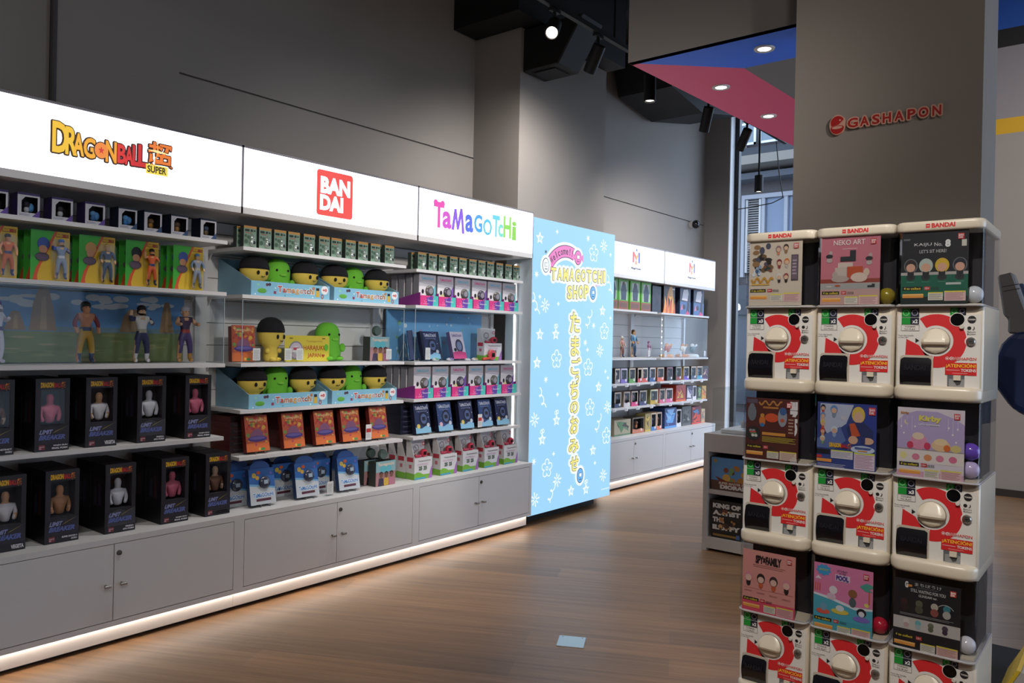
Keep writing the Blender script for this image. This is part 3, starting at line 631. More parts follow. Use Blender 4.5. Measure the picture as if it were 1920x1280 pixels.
# --- first bay, display shelf: four plain toy figures before a painted landscape board, under acrylic
t = thing('backdrop_board', 'printed landscape board with blue sky, rock towers and green plain', 'display board', (-4.166, 1.12, 1.342), WALL)
b = MB().box(0, 1.14, 0, .012, 0, .352, C('#8a9a6a')); b.rect(0, 1.14, .17, .352, C('#5b93c8'), -.0005); b.rect(0, 1.14, .0, .15, C('#7f8f5c'), -.0005); b.rect(0, 1.14, .15, .175, C('#6f8fa0'), -.0007)
rr = random.Random(3)
for k in range(26): b.disc(rr.uniform(.06, 1.08), rr.uniform(.28, .332), rr.uniform(.02, .05), C('#c6cdd0'), -.0009 - k * .00002, rr.uniform(.008, .018), 12)
for x, wd, h in ((.42, .10, .2), (.30, .07, .09), (.86, .12, .12), (1.04, .06, .165), (.10, .08, .16), (.62, .06, .06)):
    b.poly([(x - wd / 2 - .01, .155), (x + wd / 2 + .012, .155), (x + wd / 2 - .004, .155 + h * .6), (x + wd / 4, .155 + h), (x - wd / 5, .155 + h), (x - wd / 2 + .006, .155 + h * .65)], C('#9a7d5c'), -.0017); b.poly([(x - wd * .12, .16), (x + wd / 5, .16), (x + wd / 8, .155 + h * .85), (x - wd * .05, .155 + h * .8)], C('#b3946c'), -.0021)
for k in range(40): b.disc(rr.uniform(.09, 1.05), rr.uniform(.01, .14), rr.uniform(.03, .08), C(('#8f9a62', '#74864f', '#a39d6e')[k % 3]), -.0011 - k * .00002, rr.uniform(.003, .008), 10)
b.build('printed_face', t)
doll_thing('toy_figure', 'white and violet toy figure turned sideways with crossed arms', (-4.02, 1.30, 1.34), ('#d9d7e2', '#d9d7e2', '#d9d7e2', '#5a4a86', '#d9d7e2', '#d9d7e2'), 1, '#4a3a78', None, .96, WALL + .7)
doll_thing('toy_figure', 'toy figure with dark red sleeves, mustard trousers and blue boots', (-4.02, 1.68, 1.34), ('#c58a62', '#b87a56', '#7a2230', '#3a4a6a', '#b8902c', '#2c4468'), 0, '#17141a', None, 1.0)
doll_thing('toy_figure', 'toy figure in white vest and navy trousers with one hand raised', (-4.02, 1.955, 1.34), ('#d6b090', '#d9d6d2', '#2b2f5c', '#b0a890', '#2b2f5c', '#d9d6da'), 1, '#201a1e', None, .98)
doll_thing('toy_figure', 'toy figure in purple trousers with red belt and both fists forward', (-4.02, 2.19, 1.34), ('#cc9a76', '#3a2c4a', '#cc9a76', '#a0342c', '#4b3a6e', '#b08038'), 2, '#b3aebc', None, 1.0)
def acrylic_case(X, y0, y1, z0, z1, d, label):
    W = y1 - y0; h = z1 - z0; t = thing('acrylic_case', label, 'display case', (X, y0, z0), WALL, 'clear acrylic display cases'); e = .003
    MB().box(0, W, 0, e, 0, h, ACRYL).box(0, e, e, d, 0, h, ACRYL).box(W - e, W, e, d, 0, h, ACRYL).box(e, W - e, e, d, h - e, h, ACRYL).build('clear_box', t)
    EG = C('#a9b4b8', .25); k = .0015
    MB().box(-k, k, -k, k, 0, h, EG).box(W - k, W + k, -k, k, 0, h, EG).box(0, W, -k, k, h - k, h + k, EG).box(-k, k, 0, d, h - k, h + k, EG).build('polished_edge', t)
    return t
acrylic_case(-3.872, 1.12, 2.33, 1.3415, 1.70, .29, 'clear acrylic case around the four standing toy figures')
acrylic_case(-3.872, 2.44, 3.655, 1.3415, 1.69, .285, 'clear acrylic case around the yellow name plate and two plushes')
acrylic_case(-3.872, 3.76, 4.90, 1.3365, 1.70, .285, 'clear acrylic case around the watch packs and blue backdrop')

# --- first bay, tall black window boxes
def tall_box(fig, name, fog, front=True):
    t = thing('figure_box', 'x', 'box', group='tall black window boxes'); b = MB(); card_box(b, -.073, .073, 0, .155, 0, .332, '#141117', '#1b181e', (-.050, .054, .118, .282), .07, '#2c2830')
    b.rect(-.07, -.05, .1, .3, C('#241f2a'), -.0005)
    dbs(b, -.052, .054, .290, .312, -.001)
    b.poly([(-.06, .034), (.072, .034), (.072, .115), (.03, .10), (-.01, .115), (-.06, .09)], C(fog), -.0006)
    b.tb('LIMIT', -.052, .0, .078, .098, C('#8f96c4'), -.0014, .04, .3); b.tb('BREAKER', -.054, .058, .052, .074, C('#5d69a8'), -.0014, .05, .3); b.poly([(.0, .08), (.065, .112), (.012, .088)], C('#b8a83a'), -.0012)
    b.rect(-.056, -.03, .008, .03, C('#7a3038'), -.0006); b.rect(-.054, -.032, .020, .022, C('#d8c8cc'), -.0012); b.rect(-.054, -.045, .010, .017, C('#c08a92'), -.0012)
    for j, s in enumerate(name): b.tb(s, .066 - .0085 * min(len(s), 10) * (1 if len(name) < 2 else .78), .066, *((.009, .027) if len(name) < 2 else (.020, .028) if j == 0 else (.008, .016)), C('#d2ced4'), -.0012, .05) if s else b.lines(-.01, .066, .010, .026, 2, C('#b8b4ba'), -.0012)
    # side print
    for q in (-.0734, .0734): b.add([(q, .03, .12), (q, .13, .12), (q, .13, .27), (q, .03, .27)], [(0, 1, 2, 3)], C('#241d24')); b.add([(q * 1.004, .045, .13), (q * 1.004, .075, .13), (q * 1.004, .07, .24), (q * 1.004, .055, .24)], [(0, 1, 2, 3)], C(fig[2])); b.add([(q * 1.004, .09, .13), (q * 1.004, .118, .13), (q * 1.004, .112, .22), (q * 1.004, .095, .22)], [(0, 1, 2, 3)], C('#3a3e4e'))
    b.build('carton', t)
    MB().rect(-.05, .054, .118, .282, FILM, .002).build('window_film', t)
    if front:
        if fig not in BODYS: BODYS[fig] = bust(fig)
        o = bpy.data.objects.new('figurine', BODYS[fig]); COL.objects.link(o); o.parent = t; o.location = (.002, .038, .122); o.scale = (.86, .9, .84)
    return t
PKF = ('#c4637e', '#c4637e', '#4a2430', 'pink'); WHF = ('#c9ccd6', '#d3d5de', '#3a3450', 'white'); BLF = ('#c79a74', '#cfcdd2', '#3a2430', 'white-vested'); SKF = ('#c58f68', '#a07048', '#4a2620', 'tan'); BRF = ('#b59a84', '#6a4a3a', '#2c2620', 'brown')
ROW4 = [(1.26, BRF, ('INSTINCT', 'GOKU')), (1.49, PKF, ('MAJIN BUU', 'FINAL FORM')), (1.708, BLF, ('VEGETA',)), (1.953, WHF, ('FRIEZA', '4TH FORM')), (2.203, PKF, ('MAJIN BUU', 'FINAL FORM'))]
ROW5 = [(1.302, BLF, ('VEGETA',)), (1.526, SKF, ('SUPER SAIYAN 4', 'GOKU')), (1.79, WHF, ('FRIEZA', '4TH FORM')), (2.066, PKF, ('MAJIN BUU', 'FINAL FORM')), (2.306, BRF, ('', ''))]
for rw, X, z, nm in ((ROW4, -3.895, .945, 'upper'), (ROW5, -3.86, .525, 'lower')):
    for i, (yc, f, name) in enumerate(rw):
        for k in range(2):
            t = tall_box(f, name, '#26222c' if f[3] != 'white' else '#3a3a42', k == 0); t.location = (X - .165 * k, yc - .0 * k, z); t.rotation_euler.z = WALL
            q = ORD[4 - i]
            t['label'] = (f"tall black window box with {f[3]} figure, {q} from the blue packs, {nm} row" if k == 0 else f"black window box directly behind the {q} from the blue packs, {nm} row")

# --- green toy cards with silver bubbles, top shelves of the second and third bays
def green_card():
    t = thing('toy_card', 'x', 'toy pack', group='small green toy cards on the top shelves'); b = MB(); b.box(-.04, .04, .0, .034, 0, .118, C('#39433c'))
    b.rect(-.04, .04, 0, .104, C('#7f9a86'), -.0005); b.rect(-.04, .04, .104, .118, C('#b88a4a'), -.0005); b.rect(-.033, -.005, .086, .099, C('#24352c'), -.001).rect(.002, .016, .086, .099, C('#24352c'), -.001).rect(.02, .033, .088, .097, C('#3a4c40'), -.001); b.rect(-.03, .01, .077, .081, C('#a85a44'), -.001)
    for x, z, r in ((-.025, .03, .012), (-.01, .055, .01), (-.028, .062, .008)): b.disc(x, z, r, C('#4f6a58'), -.0008)
    b.build('backing_card', t)
    MB().ell(.012, -.002, .052, .017, .012, .02, C('#9fb0a6', .15, .3), 14, 8).ell(.012, -.004, .026, .02, .014, .022, C('#b5c2ba', .12, .4), 14, 8).build('bubble', t, smooth='all')
    MB().ell(.016, -.016, .027, .009, .004, .01, C('#252b28', .2), 10, 6).build('dial', t)
    return t
M1 = [2.486, 2.583, 2.681, 2.776, 2.884, 2.995, 3.087, 3.198, 3.299, 3.403, 3.524]; R1 = [3.826, 3.931, 4.032, 4.146, 4.244, 4.353, 4.455, 4.556, 4.665, 4.775, 4.873]
gc = green_card(); used = 0
for lst, z, nm in ((M1, 1.985, 'under the red square logo'), (R1, 1.972, 'under the rainbow lettering')):
    for i, yc in enumerate(lst):
        for k in range(2):
            q = ORD[10 - i]; lb = f"small green toy card, {q} from the blue panel {nm}" if k == 0 else f"green toy card hidden behind the {q} one {nm}"
            loc = (-3.885 - .06 * k, yc - .006 * k, z)
            if not used: gc.location = loc; gc['label'] = lb; gc.rotation_euler.z = WALL; used = 1
            else: dup(gc, loc, lb, WALL)

# --- plush toys in printed trays
def tray(label, loc, W):
    t = thing('display_tray', label, 'display tray', loc, WALL, 'light blue display trays'); B = C('#7fb6cf'); D = .335; H = .082
    b = MB().box(-W / 2, W / 2, 0, .004, 0, H, B).box(-W / 2, W / 2, .004, D, 0, .004, B)
    for x in (-W / 2, W / 2 - .004): b.prism([(.004, .004), (D, .004), (D, .22), (.004, H)], x, x + .004, C('#7fa9bf'), 'x')
    b.box(-W / 2, W / 2, D, D + .004, 0, .22, B); b.build('cardboard', t)
    a = MB(); x = -W * .18
    for c, h, wd in (('T', '#b8433c', .03), ('a', '#b8433c', .024), ('m', '#b06a3a', .034), ('a', '#c0803c', .024), ('g', '#d09a4a', .024), ('@', '#c49a86', .032), ('t', '#b8433c', .016), ('c', '#8a4a3c', .022), ('h', '#a8703c', .022), ('i', '#d0a04a', .01)):
        wd *= W / .54 * 1.08; lo = .018 if c == 'g' else .026; hi = .062 if c in 'Th' else .055 if c in 'ti' else .050
        a.tb(c, x - .003, x + wd - .001, lo - .003, hi + .003, C('#dfe9ee'), -.0006, .09); a.tb(c, x, x + wd - .004, lo, hi, C(h), -.0012, .03); x += wd
    a.disc(W * .43, .056, .026, C('#e6e4e6'), -.0006); a.tb('+0', W * .40, W * .46, .047, .065, C('#c23a3c'), -.0012, .05); a.ring(W * .40, .016, .006, .011, C('#a04a3c'), -.0006, q=1.2)
    a.ell(-W * .37, -.0, .028, .03, .002, .014, C('#5fa63c'), 14, 8); a.star(-W * .42, .06, .012, C('#8fd0b0'), -.0006); a.disc(-W * .31, .064, .009, C('#5a3a44'), -.0006); a.disc(-W * .28, .066, .009, C('#43324a'), -.0006); a.rect(-W * .23, -W * .2, .014, .03, C('#8a3a5c'), -.0006); a.disc(W * .28, .062, .009, C('#c07a4a'), -.0006)
    a.poly([(W * .31, .012), (W * .36, .012), (W * .355, .055), (W * .315, .055)], C('#c9a93c'), -.0006); a.rect(W * .315, W * .355, .05, .066, C('#1c1c20'), -.0009)
    for q in range(8): a.disc(-W * .45 + q * W * .12, .008 + (q % 3) * .02, .004, C(('#e8f0f4', '#4f7fa8')[q % 2]), -.0007)
    a.build('printed_pattern', t)
    return t
YP = C('#dcbe52', .9); GP = C('#69b833', .9); KP = C('#17151a', .95)
def yellow_plush():
    t = thing('yellow_plush', 'x', 'plush toy', group='yellow plush toys with black caps')
    MB().lathe([(0, 0), (.035, .0), (.046, .012), (.048, .04), (.043, .07), (.056, .082), (.078, .10), (.086, .13), (.084, .155), (.074, .172), (.0, .18)], YP, seg=24, sq=.85).build('body', t, smooth='all')
    MB().lathe([(.0885, .150), (.088, .165), (.080, .19), (.062, .212), (.03, .226), (0, .229)], KP, seg=24, sq=.88).build('cap', t, smooth='all')
    for x in (-.03, .03): MB().ell(x, -.072, .128, .009, .006, .012, KP, 10, 8).build('eye', t, smooth='all')
    MB().tube([(-.012, -.077, .108), (0, -.079, .104), (.012, -.077, .108)], .002, KP, 6).build('mouth', t)
    for sx in (-1, 1):
        MB().ell(sx * .056, -.02, .056, .018, .014, .014, YP, 12, 8).build('arm', t, smooth='all'); MB().ell(sx * .024, -.034, .0115, .018, .022, .011, YP, 12, 8).build('foot', t, smooth='all')
    return t
def green_plush():
    t = thing('green_plush', 'x', 'plush toy', group='rounded green plush toys')
    MB().lathe([(0, 0), (.05, .0), (.072, .015), (.078, .05), (.072, .09), (.070, .12), (.072, .16), (.066, .2), (.05, .228), (.025, .243), (0, .246)], GP, seg=24, sq=.85).build('body', t, smooth='all')
    for x in (-.034, .034): MB().ell(x, -.054, .168, .007, .005, .008, KP, 10, 8).build('eye', t, smooth='all')
    MB().ell(0, -.06, .138, .022, .016, .010, C('#86cc48', .9), 14, 8).build('nose', t, smooth='all')
    for sx in (-1, 1):
        MB().ell(sx * .06, -.052, .085, .017, .018, .028, GP, 12, 8).build('arm', t, smooth='all'); MB().ell(sx * .036, -.05, .0165, .026, .03, .016, GP, 12, 8).build('foot', t, smooth='all')
    return t
yp = yellow_plush(); gp = green_plush(); fy = fg = True
def plush(kind, loc, label, rz=WALL, sc=1.0):
    global fy, fg
    src = yp if kind == 'y' else gp; first = fy if kind == 'y' else fg
    if first:
        if kind == 'y': fy = False
        else: fg = False
        src.location = loc; src['label'] = label; src.rotation_euler.z = rz; src.scale = sc if isinstance(sc, tuple) else (sc,) * 3; return src
    o = dup(src, loc, label, rz); o.scale = sc if isinstance(sc, tuple) else (sc,) * 3; return o
for z, row in ((1.72, 'upper'), (1.08, 'lower')):
    for yc, W, k in ((2.77, .543, 0), (3.345, .537, 1)):
        tray(f"light blue printed cardboard tray of plushes, {('beside the black boxes', 'beside the watch packs')[k]}, {row} plush shelf", (-3.885, yc, z), W)
        off = ((-.1755, 'y'), (.0, 'g'), (.1755, 'y'))
        for j, (dx, kd) in enumerate(off):
            q = ORD[5 - (k * 3 + j)]
            plush(kd, (-4.005 - (.03 if kd == 'g' else 0), yc + dx, z + .0045), f"{'rounded green plush' if kd == 'g' else 'yellow plush in black cap'}, {q} from the blue panel, {row} plush tray shelf", WALL + (.12, -.02, .2, -.15, .03, .1)[k * 3 + j], (1.11, 1.0, .93) if kd == 'g' else (1.02, 1.0, 1.0))
    plush('y', (-4.15, 2.6, z + .0045), f"yellow plush tucked at the back of the {row} tray beside the black boxes", WALL, .7)

# --- second bay display shelf
Z = 1.3405
plush('y', (-4.03, 2.73, Z), 'yellow plush in black cap inside the acrylic case', WALL + .35, (1.0, 1.0, 1.15))
plush('g', (-4.07, 3.175, Z), 'rounded green plush inside the acrylic case behind the name plate', WALL + .15, (1.3, 1.1, 1.0))
def price(loc, label, red=False, rz=WALL, h=.085):
    t = thing('price_card', label, 'price card', loc, rz, 'shelf price cards'); b = MB()
    b.box(-.026, .026, 0, .003, 0, h, ACRYL).box(-.026, .026, 0, .04, -.0, .002, ACRYL); b.build('holder', t)
    b = MB().rect(-.024, .024, .012, h - .004, C('#d9d7d6'), -.0008)
    if red: b.rect(-.02, .02, h * .52, h * .74, C('#b5302c'), -.0014)
    b.lines(-.018, .018, h * .22, h * (.5 if red else .85), 4 if red else 7, C('#8b8a8c'), -.0014, .25); b.build('card', t); return t
price((-3.915, 2.561, Z), 'white price card in front of the displayed orange box'); price((-3.915, 2.773, Z), 'white price card at the near end of the yellow name plate'); price((-3.915, 2.855, Z), 'white price card in front of the yellow name plate'); price((-3.915, 3.564, Z), 'white price card in front of the round-topped picture pack')
price((-3.915, 3.93, 1.3355), 'white price card in front of the displayed dark blue pack', h=.1)
price((-3.90, 3.389, .8205), 'red and white price card between the standing orange boxes', True, h=.115); price((-3.90, 4.486, .8205), 'red and white price card between the standing dark blue boxes', True, h=.115); price((-3.85, 3.049, .5255), 'white price card between the blue hanging packs on the cabinet', h=.09)
t = thing('name_plate', 'yellow licence-plate style card with red lettering leaning in the case', 'sign', (-3.99, 2.965, Z), WALL); b = MB()
b.prism(rrect(-.165, .165, 0, .158, .012), 0, .002, C('#d8c23c')); b.tb('HARAJUKU', -.03, .14, .062, .098, C('#b5402c'), -.0008, .015); b.tb('JAPAN', .0, .1, .018, .05, C('#b5402c'), -.0008, .015); b.disc(.112, .038, .006, C('#b5402c'), -.0008); b.disc(.124, .038, .006, C('#b5402c'), -.0009); b.poly([(.106, .035), (.118, .022), (.130, .035)], C('#b5402c'), -.0008); b.tb('Tamagotchi', -.01, .11, .115, .130, C('#b8862c'), -.0008, .01)
for x in (-.12, .12): b.rect(x - .012, x + .012, .138, .144, C('#6a5a24'), -.0008)
b.disc(-.085, .068, .052, C('#8d8a92'), -.0008, .056); b.disc(-.085, .068, .044, C('#c9b8c4'), -.0014, .047); b.disc(-.085, .068, .026, C('#d8d2d4'), -.002); b.tb('♥', -.1, -.07, .055, .082, C('#c23a5a'), -.0026, 0) if False else b.rect(-.105, -.065, .07, .085, C('#b8405a'), -.0026)
b.build('printed_plate', t); t.rotation_euler.x = 0

# --- stand-up packs
def easel(loc, label, rz=WALL):
    t = thing('wire_easel', label, 'stand', loc, rz, 'small wire easels'); b = MB(); m = C('#b8b6b2', .25, .9)
    for x in (-.03, .03): b.tube([(x, -.035, .018), (x, -.035, .0022), (x, .032, .0022), (x, .066, .13)], .002, m, 6)
    b.tube([(-.03, .066, .13), (.03, .066, .13)], .002, m, 6).tube([(0, .066, .13), (0, .108, .0022)], .002, m, 6); b.build('wire_frame', t); return t
ORX = '#c2502c'
def orange_front(b, y):
    b.rect(-.074, .074, 0, .206, C('#bf5a3c'), y)
    rr = random.Random(5)
    for k in range(60): b.disc(rr.uniform(-.062, .062), rr.uniform(.012, .192), rr.uniform(.004, .012), C(('#d88a3a', '#b83a34', '#6f9a4c', '#d8b04a', '#a8405c')[k % 5]), y - .0004 - k * .00001, None, 10)
    b.tb('Tamagotch', -.06, .05, .168, .188, C('#e0b48a'), y - .001, .03); b.lines(-.05, .03, .150, .160, 2, C('#5a3038'), y - .001)
    b.rect(-.074, .074, .0, .05, C('#cf6a34'), y - .0008); b.ring(0, .075, 0, .045, C('#8a5a7c'), y - .0012, 0, 180, 18, 1.2); b.disc(0, .072, .062, C('#4c3a86'), y - .0016, .016); b.disc(0, .076, .05, C('#6f62a8'), y - .002, .009); b.disc(.03, .012, .014, C('#4f8a4c'), y - .0014, .008)
def navy_front(b, y, k=0):
    b.rect(-.074, .074, 0, .206, C('#232c58' if k % 2 == 0 else '#2f4a80'), y); b.tb('TaMaGOtcHi', -.062, .062, .165, .19, C('#c8ccdc'), y - .001, .03); b.lines(-.05, .05, .150, .158, 2, C('#8f98b8'), y - .001)
    b.disc(.012, .1, .042, C('#14182c'), y - .001, .05); b.disc(.012, .1, .03, C('#5a6a98'), y - .0016, .036); b.rect(-.004, .028, .088, .114, C('#1c2030'), y - .0022)
    rr = random.Random(k)
    for q in range(16): b.disc(rr.uniform(-.07, .07), rr.uniform(.015, .2), .0035, C(('#7a86b8', '#a88ab8', '#d8d8e8')[q % 3]), y - .0008 - q * .00001, None, 8)
    b.poly([(-.074, 0), (.074, 0), (.074, .035), (.03, .05), (-.02, .032), (-.074, .045)], C('#7fb0cc'), y - .0012); b.disc(-.045, .05, .016, C('#d8c45a' if k % 2 == 0 else '#d8b0b8'), y - .0018); b.disc(.05, .055, .014, C('#c9cdd6'), y - .0018)
def lean(name, label, cat, loc, art, side, group, tilt=-11, W=.148, H=.206, D=.034, rz=WALL, stand=None):
    if stand: easel((loc[0] + .004, loc[1], loc[2]), stand, rz)
    t = thing(name, label, cat, (loc[0] + (.018 if stand else 0), loc[1], loc[2] + (.0135 if stand else 0)), rz, group); t.rotation_euler = (R(tilt), 0, rz)
    b = MB().box(-W / 2, W / 2, 0, D, 0, H, C(side)); art(b, -.0006); b.build('carton', t); return t
M5 = [2.585, 2.831, 3.06, 3.266, 3.5]
R5 = [3.9, 4.126, 4.357, 4.575, 4.774]
for i, yc in enumerate(M5):
    q = ORD[4 - i]; lean('toy_box', f"orange printed box tilted on an easel, {q} from the blue panel in its row", 'box', (-3.93, yc, .82), orange_front, '#7a2a22', 'orange boxes on easels', stand=f"wire easel under the orange box {q} from the blue panel")
for i, yc in enumerate(R5):
    q = ORD[4 - i]; lean('toy_box', f"dark blue starry box tilted on an easel, {q} from the blue panel in its row", 'box', (-3.925, yc, .82), lambda b, y, i=i: navy_front(b, y, i), '#171c36', 'dark blue boxes on easels', stand=f"wire easel under the dark blue box {q} from the blue panel")
def flat_box(side, end, tx):
    t = thing('toy_box', 'x', 'box'); b = MB().box(-.08, .08, 0, .2, 0, .0345, C(side)); b.rect(-.079, .079, .001, .0335, C(end), -.0005)
    b.tb('Tamagotchi', -.06, .02, .012, .024, C(tx), -.001, .02); b.lines(.035, .07, .01, .026, 3, C(tx), -.001); b.build('carton', t); return t
for lst, args, nm, col in ((M5, ('#6a241e', '#2b2226', '#5a4a50'), 'orange', 'dark red flat box'), (R5, ('#15172b', '#1a1c33', '#6a6c8c'), 'dark blue', 'navy flat box')):
    p = None
    for i, yc in enumerate(lst):
        for k in range(6):
            lb = f"{col}, {('bottom', 'second up', 'third up', 'fourth up', 'fifth up', 'top')[k]} in pile behind the {ORD[4-i]} {nm} box from blue panel"
            loc = (-4.022, yc + (-.035 if i == 0 else .06), .8205 + .0352 * k)
            if p is None: p = flat_box(*args); p.location = loc; p.rotation_euler.z = WALL; p['label'] = lb; p['group'] = nm + ' flat boxes in piles'; g = p['group']
            else: dup(p, loc, lb, WALL, g)
lean('toy_box', 'orange printed box standing inside the acrylic case beside the yellow plush', 'box', (-3.985, 2.525, Z + .004), orange_front, '#7a2a22', None, -4, H=.2)
def picture_pack(label, loc, dark=False):
    t = thing('picture_pack', label, 'toy pack', loc, WALL, 'picture packs with round clear tops'); b = MB().box(-.085, .085, 0, .07, 0, .16, C('#3b3f38')); y = -.0006
    b.rect(-.085, .085, 0, .16, C('#a87a7c'), y); b.poly([(-.085, .09), (.085, .09), (.085, .16), (-.085, .16)], C('#8ab0b8'), y - .0004); b.disc(0, .11, .05, C('#5fb4c0'), y - .0008, .026); b.tb('Tamagotchi', -.07, .07, .125, .15, C('#d8c8b4'), y - .0012, .05)
    for x, h in ((-.04, '#3c3048'), (.005, '#d0a53c'), (.05, '#b8748a')): b.poly([(x - .026, 0), (x + .026, 0), (x + .018, .05), (x - .018, .05)], C(h), y - .0012); b.disc(x, .068, .014, C('#7a5240'), y - .0016, .017); b.disc(x, .078, .016, C('#1c1618'), y - .0012, .015)
    b.build('carton', t)
    MB().prism([(-.08, .16)] + [(.08 * math.cos(R(180 - a)), .16 + .095 * math.sin(R(a))) for a in range(0, 181, 15)] + [(.08, .16)], .005, .065, FILM).build('clear_dome', t)
    MB().lathe([(0, .02), (.03, .02), (.034, .03), (.034, .045), (0, .05)], C('#5a6a62', .4), 'y', (0, 0, .2), 18).build('toy_egg', t)
    return t
picture_pack('round-topped picture pack inside the acrylic case', (-3.98, 3.541, Z)); picture_pack('round-topped picture pack on the cabinet beside the pink and white packs', (-3.865, 3.512, .5255)); picture_pack('round-topped picture pack standing behind the one on the cabinet', (-3.955, 3.49, .5255))

# --- blue hanging packs on the cabinet
def blue_pack(label, loc, tilt=0, stand=None):
    if stand: easel((loc[0] + .004, loc[1], loc[2]), stand)
    t = thing('blue_pack', label, 'toy pack', (loc[0] + (.018 if stand else 0), loc[1], loc[2] + (.0135 if stand else 0)), WALL, 'blue hanging packs on the cabinet'); t.rotation_euler = (R(tilt), 0, WALL)
    b = MB().box(-.082, .082, 0, .03, 0, .2, C('#243c66')); y = -.0006
    b.rect(-.082, .082, .0, .2, C('#2e61a8'), y); b.poly([(-.082, 0), (.082, 0), (.082, .085), (.02, .1), (-.082, .115)], C('#c3c9cf'), y - .0004); b.poly([(-.082, .108), (.02, .094), (.082, .08), (.082, .09), (.02, .104), (-.082, .12)], C('#6fa8d0'), y - .0007)
    b.halo('TaMaGOtcHi', -.064, .068, .04, .064, C('#e6ecf2'), y - .0008, .003, .02, 8); b.tb('TaMaGOtcHi', -.064, .068, .04, .064, C('#3f7fc0'), y - .0014, .03); b.rect(-.045, .05, .018, .032, C('#5a2a3c'), y - .001)
    for r in (.028, .036, .044): b.ring(0, .068, r, r + .003, C('#8f8478'), y - .001, 40, 140, 10)
    b.disc(-.05, .165, .014, C('#c8b04a'), y - .001); b.disc(-.02, .178, .013, C('#c85a2c'), y - .001, .01); b.disc(-.03, .15, .012, C('#c89a3a'), y - .001); b.star(.06, .17, .012, C('#7a6ac8'), y - .001)
    b.build('carton', t)
    MB().prism([(-.066, .2)] + [(.066 * math.cos(R(180 - a)), .2 + .045 * math.sin(R(a))) for a in range(0, 181, 20)] + [(.066, .2)], .012, .016, C('#2a4f90')).build('hang_tab', t)
    MB().lathe([(.036, -.002), (.034, -.010), (.02, -.016), (0, -.018)], C('#3c4152', .15), 'y', (.014, 0, .122), 20).build('egg_window', t, smooth='all'); MB().rect(.002, .028, .112, .134, C('#9db0c0', .3), -.0185).build('egg_screen', t)
    return t
for i, yc in enumerate((2.596, 2.901, 3.217)): blue_pack(f"blue and white pack tilted on an easel, {ORD[2-i]} from the round-topped picture packs", (-3.885, yc, .5255), -10, f"wire easel under the blue pack {ORD[2-i]} from the picture packs")
for i, (yc, xx) in enumerate(((2.47, -3.97), (2.735, -4.10), (2.84, -4.03), (3.08, -4.0), (3.3, -4.05), (2.565, -4.08))): blue_pack(('blue pack standing upright next to the tall black boxes', 'blue pack standing furthest back between the first two tilted blue packs', 'blue pack half hidden behind the middle tilted blue pack', 'blue pack standing behind the white price card on the cabinet', 'blue pack standing behind the tilted pack by the picture packs', 'blue pack at the very back behind the tilted pack by the black boxes')[i], (xx, yc, .5255))

# --- third bay: egg packs in bright trays
def egg_pack(k):
    t = thing('egg_pack', 'x', 'toy pack'); b = MB().box(-.082, .082, 0, .055, 0, .215, C('#8d8a90')); y = -.0006
    b.rect(-.082, .082, 0, .215, C('#dcd8dc'), y); b.rect(-.082, .082, .16, .215, C('#a19da6'), y - .0003); b.poly([(-.082, .16), (.082, .16), (.082, .14), (.04, .168), (-.03, .17), (-.082, .155)], C('#b9b5bd'), y - .0005)
    b.tb('TaMaGOtcHi', -.06, .06, .178, .198, C('#b84a7a' if k else '#5a9ab0'), y - .001, .03); b.lines(-.05, .05, .165, .172, 2, C('#8a8690'), y - .001)
    b.poly([(.05, 0), (.082, 0), (.082, .15), (.06, .12)], C('#7a52a8' if k else '#6ab4c0'), y - .0008); b.disc(-.045, .095, .012, C('#22202a'), y - .0012, .016); b.disc(-.03, .075, .02, C('#d8d0a0' if k else '#e0e2e0'), y - .0010, .016); b.disc(-.01, .06, .03, C('#5fae6a'), y - .0009, .012)
    b.build('carton', t)
    MB().lathe([(.040, -.001), (.038, -.008), (.02, -.014), (0, -.016)], C('#4a4652' if k else '#5c5a58', .2), 'y', (.02, 0, .10), 20).build('egg_window', t, smooth='all'); MB().disc(.02, .1, .02, C('#8f8a94', .3), -.0165).build('egg_screen', t); return t
def pink_tray():
    t = thing('display_tray', 'x', 'display tray', group='pink and purple pack trays'); b = MB(); W = .176
    b.box(-W / 2, W / 2, 0, .003, 0, .07, C('#c9307a')); b.box(-W / 2, W / 2, .003, .325, 0, .003, C('#5a2a86'))
    for x in (-W / 2, W / 2 - .003): b.prism([(.003, .003), (.325, .003), (.325, .03), (.003, .09)], x, x + .003, C('#8a2f86'), 'x')
    b.poly([(-W / 2, 0), (W / 2, 0), (W / 2, .07), (-W / 2, .07)], C('#d6337f'), -.0005); b.poly([(-.02, 0), (.045, 0), (.03, .07), (-.03, .055)], C('#5f3a9c'), -.0009); b.poly([(.035, 0), (W / 2, 0), (W / 2, .07), (.04, .07)], C('#49b9b0'), -.0011); b.tb('Tamagotchi', -.02, .06, .03, .042, C('#e6dcea'), -.0016, .02); b.lines(-.06, .0, .01, .018, 2, C('#e8a8c4'), -.0016)
    rr = random.Random(2)
    for k in range(10): b.disc(rr.uniform(-.08, .0), rr.uniform(.01, .065), .004, C('#ea86b0'), -.0013, None, 8)
    b.build('cardboard', t); return t
R2Y = [3.904, 4.086, 4.268, 4.455, 4.636, 4.816]; ep = [egg_pack(0), egg_pack(1)]; pt = pink_tray(); u = [0, 0, 0]
R4Y = [3.872, 4.053, 4.242, 4.436, 4.626, 4.812]
def put(src, key, loc, label, group):
    if not u[key]: u[key] = 1; src.location = loc; src.rotation_euler.z = WALL; src['label'] = label; src['group'] = group; return
    dup(src, loc, label, WALL, group)
